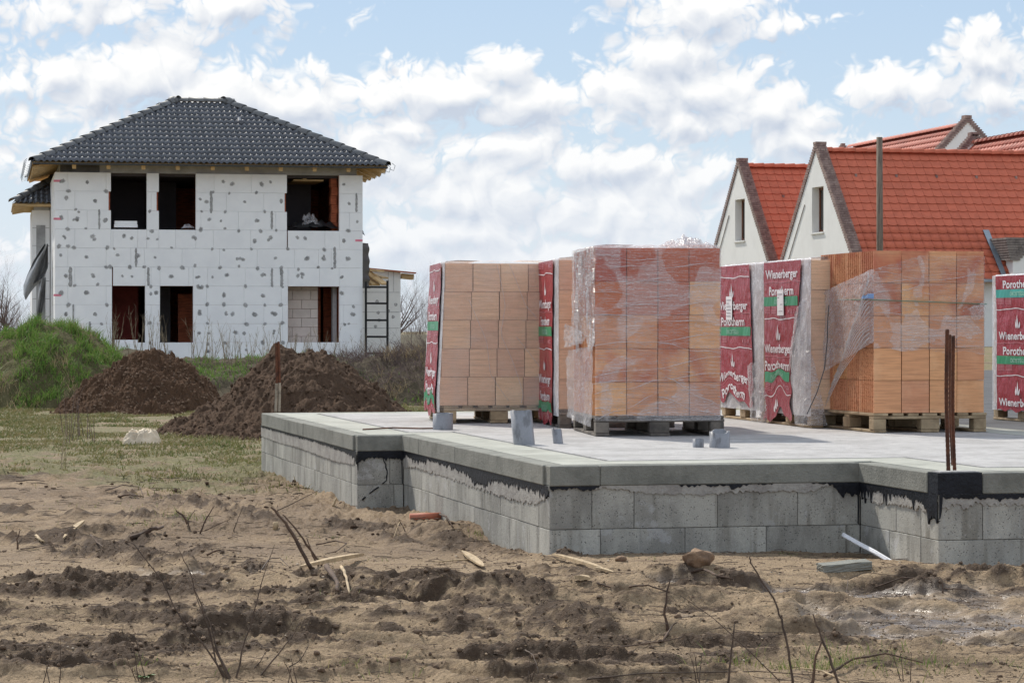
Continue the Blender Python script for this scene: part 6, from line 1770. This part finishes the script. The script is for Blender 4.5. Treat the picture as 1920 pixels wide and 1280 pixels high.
stick([(38,1031,.006),(70,1028,.01),(96,1026,.006)], .004, 'small twig lying near the left picture edge', m_twig)
stick([(170,1008,.006),(182,1018,.006),(193,1027,.006)], .007, 'short dark stick beside the broken stub on the left mud')
stick([(68,1008,.006),(75,1014,.006),(83,1019,.006)], .012, 'stubby wood piece on the left mud', m_splint)
stick([(388,1042,.006),(410,1035,.012),(452,1035,.006)], .006, 'reddish curved root lying on the middle mud')
stick([(593,1024,.006),(630,1020,.02),(650,1026,.02),(630,1037,.01),(610,1041,.006)], .005, 'hooked root loop right of the leaning sticks')
stick([(488,1072,0),(505,1058,.03),(525,1055,.03),(543,1064,.0)], .004, 'small arched twig left of the long split board', m_twig)
stick([(640,1075,.02),(650,1090,.02),(655,1115,.004)], .010, 'pale root hanging in the rut below the split board', m_splint)
stick([(612,1072,.03),(628,1090,.02),(634,1110,.006)], .016, 'thick root stump below the split board')
stick([(565,1140,.006),(600,1133,.012),(622,1132,.006)], .004, 'low straight twig on the lower middle mud')
stick([(770,978,.02),(790,970,G),(800,968,G)], .003, 'small root hair at the orange pipe', m_twig)
stick([(820,960,G),(835,975,.02),(850,992,.004)], .008, 'dark root piece right of the orange pipe')
stick([(625,950,0),(628,938,G),(632,933,G)], .010, 'small wood stub against the left foundation wall', m_splint)
stick([(198,925,.01),(230,916,.03),(262,915,.01),(268,928,.0)], .005, 'curved root on the mud left of the slab', m_twig)
stick([(30,905,.01),(60,903,.01),(84,904,.01)], .006, 'thin dark stick lying far left', m_twig)
stick([(222,935,.01),(245,932,.02),(268,934,.01)], .010, 'dark knotted root lying left of the slab')
stick([(750,982,.006),(745,990,.006),(738,1010,.006)], .003, 'thin pale splinter on the mud below the wall', m_splint)
stick([(760,998,.0),(755,985,G),(748,975,G)], .003, 'tiny twig below the recess of the foundation', m_twig)
# right foreground
stick([(1296,1082,.01),(1320,1080,.03),(1345,1086,.02),(1372,1090,.006)], .009, 'knobbly bark piece lying in front of the stone')
stick([(1180,1105,.01),(1215,1105,.02),(1256,1113,.008)], .007, 'curved root lying left of the puddle')
stick([(1120,1098,.01),(1132,1102,.01),(1145,1104,.006)], .008, 'small bark piece left of the puddle')
stick([(1252,1184,0),(1246,1150,G),(1250,1110,G),(1256,1086,G)], .008, 'reddish upright stick standing right of the middle mud')
stick([(1243,1206,.006),(1262,1190,.03),(1270,1182,.03)], .006, 'short slanted twig at the foot of the reddish stick')
stick([(1120,1224,.006),(1190,1215,.012),(1240,1208,.01),(1280,1202,.006)], .0045, 'long low root crossing the right middle mud')
stick([(1487,1285,0),(1478,1220,G),(1465,1160,G),(1450,1120,G),(1408,1058,G),(1406,1042,G)], .0065, 'tallest bent stalk rising from the bottom edge right of the middle', m_twig)
stick([(1448,1120,G*1),(1430,1090,G),(1405,1060,G)], .002, 'side twig of the tallest bent stalk', m_twig) if False else None
stick([(1364,1290,0),(1372,1220,G),(1377,1168,G)], .006, 'straight pale stalk rising from the bottom edge', m_twig)
stick([(1576,1290,0),(1555,1230,G),(1535,1180,G),(1524,1150,G)], .007, 'right stalk of the forked pair at the bottom edge', m_twig)
stick([(1522,1288,0),(1530,1230,G),(1542,1200,G)], .008, 'left stalk of the forked pair at the bottom edge')
stick([(1462,1278,0),(1400,1215,G),(1340,1160,G),(1275,1115,G)], .003, 'long thin slanting twig between the two stalk groups', m_twig)
stick([(1545,1272,.01),(1600,1250,.03),(1660,1240,.03),(1730,1252,.02)], .007, 'long root lying at the lower right edge')
stick([(1586,1288,.02),(1540,1272,.03),(1500,1262,.02)], .006, 'short pale root beside the forked stalks', m_splint)
stick([(1586,1130,.006),(1590,1100,.03),(1620,1085,.03),(1690,1090,.02),(1748,1100,.006)], .0035, 'arched thin root on the right mud behind the puddle', m_twig)
stick([(1640,1105,.006),(1690,1092,.02),(1740,1092,.02),(1760,1104,.006)], .004, 'long bowed root right of the arched one')
stick([(1768,1112,0),(1768,1098,G),(1767,1092,G)], .005, 'tiny upright stub on the right mud')
stick([(1770,1108,.006),(1800,1109,.01),(1830,1113,.006)], .004, 'thin root lying beside the tiny upright stub')
stick([(1795,1133,.006),(1820,1126,.02),(1850,1130,.006)], .003, 'small arched twig at the far right puddle', m_twig)
stick([(1900,1290,0),(1918,1262,G),(1930,1250,G)], .006, 'slanted stalk in the lower right corner', m_straw)
stick([(1100,1282,.01),(1200,1272,.02),(1300,1274,.02),(1420,1268,.02),(1540,1276,.02)], .004, 'long wire like root along the bottom edge', m_twig)
stick([(985,1222,0),(1000,1245,.03),(1010,1262,.0)], .004, 'small bent twig on the lower middle edge', m_twig)
# the many stemmed sapling at the bottom left
sp_ = empty('sapling', 'leafless many stemmed sapling rising from the bottom edge left of the middle', 'sapling', tuple(at(437, 1292, 9.7)))
o_ = at(437, 1292, 9.7)
for pts in ([(437,1292),(395,1225),(340,1160),(300,1085),(250,1020),(228,1010)], [(437,1292),(400,1210),(375,1130),(350,1060),(335,1030)], [(432,1292),(405,1240),(385,1160),(352,1080)],
            [(440,1292),(412,1230),(392,1165),(378,1130)], [(440,1292),(455,1220),(475,1150),(490,1095),(515,1020)], [(470,1292),(510,1240),(545,1195),(564,1165)], [(470,1290),(520,1262),(560,1240),(580,1207)], [(455,1292),(478,1250),(505,1215)]):
    q = []
    for i in range(len(pts)-1):
        for k in range(3): f_ = k/3; q.append((pts[i][0]*(1-f_)+pts[i+1][0]*f_+random.uniform(-2, 2), pts[i][1]*(1-f_)+pts[i+1][1]*f_))
    q.append(pts[-1]); n = len(q); dy = random.uniform(-.12, .12)
    MB().tube([at(x, y, 9.7+dy*i/n)-o_ for i, (x, y) in enumerate(q)], [.0042*(1-.75*i/(n-1)) for i in range(n)], 5).build('stem', m_twig, sp_, True)
for (x0, y0, h, lb) in ((262,1285,.12,'thin straight stalk at the bottom left edge'),(95,1290,.10,'short stalk in the bottom left corner'),(1300,1285,.09,'small branching twig right of the middle bottom edge'),(1000,1290,.08,'tiny twig plant at the bottom middle edge'),(545,1290,.07,'tiny twig plant right of the sapling'),(1700,1285,.08,'short twig plant at the bottom right')):
    p = gp(x0, y0-8); weed(p.x, p.y, p.z-.005, h*1.6, int(x0), lb, None, m_twig, .4, 3, .0022, 2)
# leafy rosette at the bottom left
ro = gp(272, 1268); mb = MB(); rnd = random.Random(3)
for k in range(11):
    a = k*2.4; L = rnd.uniform(.03, .055); d = Vector((math.cos(a), math.sin(a), rnd.uniform(.15,.5))); sd_ = Vector((-math.sin(a), math.cos(a), 0))*.012
    b0 = len(mb.v); mb.v += [(0,0,0), tuple(d*L*.5+sd_), tuple(d*L+Vector((0,0,-.008))), tuple(d*L*.5-sd_)]; mb.f.append((b0, b0+1, b0+2, b0+3))
mb.build('leaf_rosette', m_leaf, None, loc=tuple(ro), label='small green leaf rosette at the bottom left edge', cat='plant')
# ------------------------------------------------------------------ soil clods, pebbles, fine litter
def scatter(name, n, region, smin, smax, m_, label, seed, flat=.7, dens=None, sub=1, rough_=.25, power=2.5):
    r_ = np.random.default_rng(seed)
    bm = bmesh.new(); bmesh.ops.create_icosphere(bm, subdivisions=sub, radius=1); V0 = np.array([v.co[:] for v in bm.verts]); F0 = np.array([[v.index for v in f.verts] for f in bm.faces]); bm.free()
    x, y = region(r_, n)
    if dens is not None: k = r_.uniform(0, 1, len(x)) < dens(x, y); x, y = x[k], y[k]
    z = ground(x, y); n = len(x); s = smin+(smax-smin)*r_.uniform(0, 1, n)**power
    rot = r_.uniform(0, 6.28, n); c, sn = np.cos(rot), np.sin(rot)
    V = V0[None]*(1+rough_*r_.uniform(-1, 1, (n, len(V0), 1)))
    V = V*s[:, None, None]*np.stack([r_.uniform(.8, 1.5, n), r_.uniform(.7, 1.1, n), np.full(n, flat)], -1)[:, None]
    X = V[..., 0]*c[:, None]-V[..., 1]*sn[:, None]; Y = V[..., 0]*sn[:, None]+V[..., 1]*c[:, None]
    V = np.stack([X+x[:, None], Y+y[:, None], V[..., 2]+(z+s*flat*.35)[:, None]], -1).reshape(-1, 3)
    T = (F0[None]+(np.arange(n)*len(V0))[:, None, None]).reshape(-1, 3)
    return put(name, tri_mesh(name, V, T, m_, smooth=True), label=label, kind='stuff')
def reg(y0, y1, p=1.0):
    def f(r_, n): y = y0+(y1-y0)*r_.uniform(0, 1, n)**p; return r_.uniform(-1, 1, n)*y*.205, y
    return f
def outside(x, y): u, v = xy2uv(x, y); ins = ((u > -.0) & (v > 0) & (v < 4.43)) | ((u > -.34) & (v >= 4.43)) | ((u > 1.83) & (v > -1.17)); return np.where(ins, 0, 1)
m_clod = mat('crumbly_soil_clod', (.17,.115,.075), .95, .3, 20, .5, 40, c2=(.095,.062,.04))
def d_clod(x, y): g_ = ground(x, y, True)[1]; return outside(x, y)*np.clip(g_*1.3+.02, 0, 1)*(ground(x, y, True)[3] < .3)
scatter('soil_clods', 15000, reg(9.4, 15.5), .003, .014, m_clod, 'dark moist soil clods along the wheel ruts', 3, .8, lambda x, y: d_clod(x, y)**2, 2, .3, 3)
scatter('soil_crumbs', 16000, reg(9.4, 17), .002, .007, m_clod, 'small dark soil crumbs spread over the mud', 4, .7, lambda x, y: outside(x, y)*np.clip(ground(x, y, True)[1]*1.1+.10, 0, 1), 1, .25)
scatter('sand_crumbs', 9000, reg(9.4, 15), .002, .006, m_soil, 'pale sand crumbs spread over the mud', 14, .7, lambda x, y: outside(x, y)*.9, 1, .25)
m_peb = mat('tan_pebbles', (.36,.25,.15), .75, .3, 30, c2=(.46,.38,.29), f2=(.4,.6))
scatter('pebbles', 2600, reg(9.4, 15), .002, .0085, m_peb, 'tan and white pebbles strewn on the mud', 5, .7, lambda x, y: outside(x, y)*(.15+.85*sst(0, .5, fbm(x*1.3, y*1.3, 3, 211))), 1, .1, 3)
scatter('soil_clods', 1500, reg(15.5, 24), .005, .022, m_dirt2, 'scattered dark clods on the ground left of the slab', 6, .6, lambda x, y: outside(x, y)*sst(0, .4, fbm(x*.8, y*.8, 3, 221))*(x < 0), 2, .3)
# litter of twigs and straw
r_ = np.random.default_rng(9); mb = MB()
for k in range(2200):
    y = 9.5+13*r_.uniform()**1.2; x = r_.uniform(-1, 1)*y*.2
    if outside(np.array([x]), np.array([y]))[0] < 1 or (y > 17 and x > -1.2): continue
    a = r_.normal(0, .7); L = r_.uniform(.008, .05)*(1+1.2*(r_.uniform() < .08))*(1+(y-9)/14); z = gz(x, y)+.004
    c = Vector((math.cos(a)*L, math.sin(a)*L, 0)); p = Vector((x, y, z))
    mb.tube([p-c+Vector((0,0,r_.uniform(0,.004))), p+Vector((0,0,r_.uniform(.001,.01)))+c.cross(Vector((0,0,.2))), p+c], [.0014*(1+(y-9)/12)]*3, 3, caps=False)
mb.build('twig_litter', m_twig, None, label='short twigs and straw littering the mud', kind='stuff')
# stones on the stony heap, twigs on both heaps
def heap_clods(parent, z_, wx_, wy_, cx, cy, n, smin, smax, m_, seed, label):
    r_ = np.random.default_rng(seed); ny, nx = z_.shape
    i = r_.integers(0, ny-1, n); j = r_.integers(0, nx-1, n); k = z_[i, j] > .02; i, j = i[k], j[k]; n = len(i)
    bm = bmesh.new(); bmesh.ops.create_icosphere(bm, subdivisions=1, radius=1); V0 = np.array([v.co[:] for v in bm.verts]); F0 = np.array([[v.index for v in f.verts] for f in bm.faces]); bm.free()
    s = smin+(smax-smin)*r_.uniform(0, 1, n)**3
    V = V0[None]*(1+.35*r_.uniform(-1, 1, (n, len(V0), 1)))*s[:, None, None]*r_.uniform(.7, 1.3, (n, 1, 3))
    V = V+np.stack([wx_[i, j]-cx+r_.uniform(-.02, .02, n), wy_[i, j]-cy+r_.uniform(-.02, .02, n), z_[i, j]+s*.2], -1)[:, None]
    T = (F0[None]+(np.arange(n)*len(V0))[:, None, None]).reshape(-1, 3)
    put('clods', tri_mesh('clods', V.reshape(-1, 3), T, m_), parent, label=label, kind='stuff')
m_clodpale = mat('pale_brown_clod', (.17,.105,.065), .95, .3, 12, c2=(.09,.055,.035))
heap_clods(H1o, z1h, wx1h, wy1h, -5.80, 41.6, 7000, .006, .028, m_clodpale, 3, 'pale stones and lumps in the stony heap')
heap_clods(H2o, z2h, wx2h, wy2h, -2.53, 32.0, 9000, .004, .026, m_dirt2, 4, 'small lumps in the dark heap')
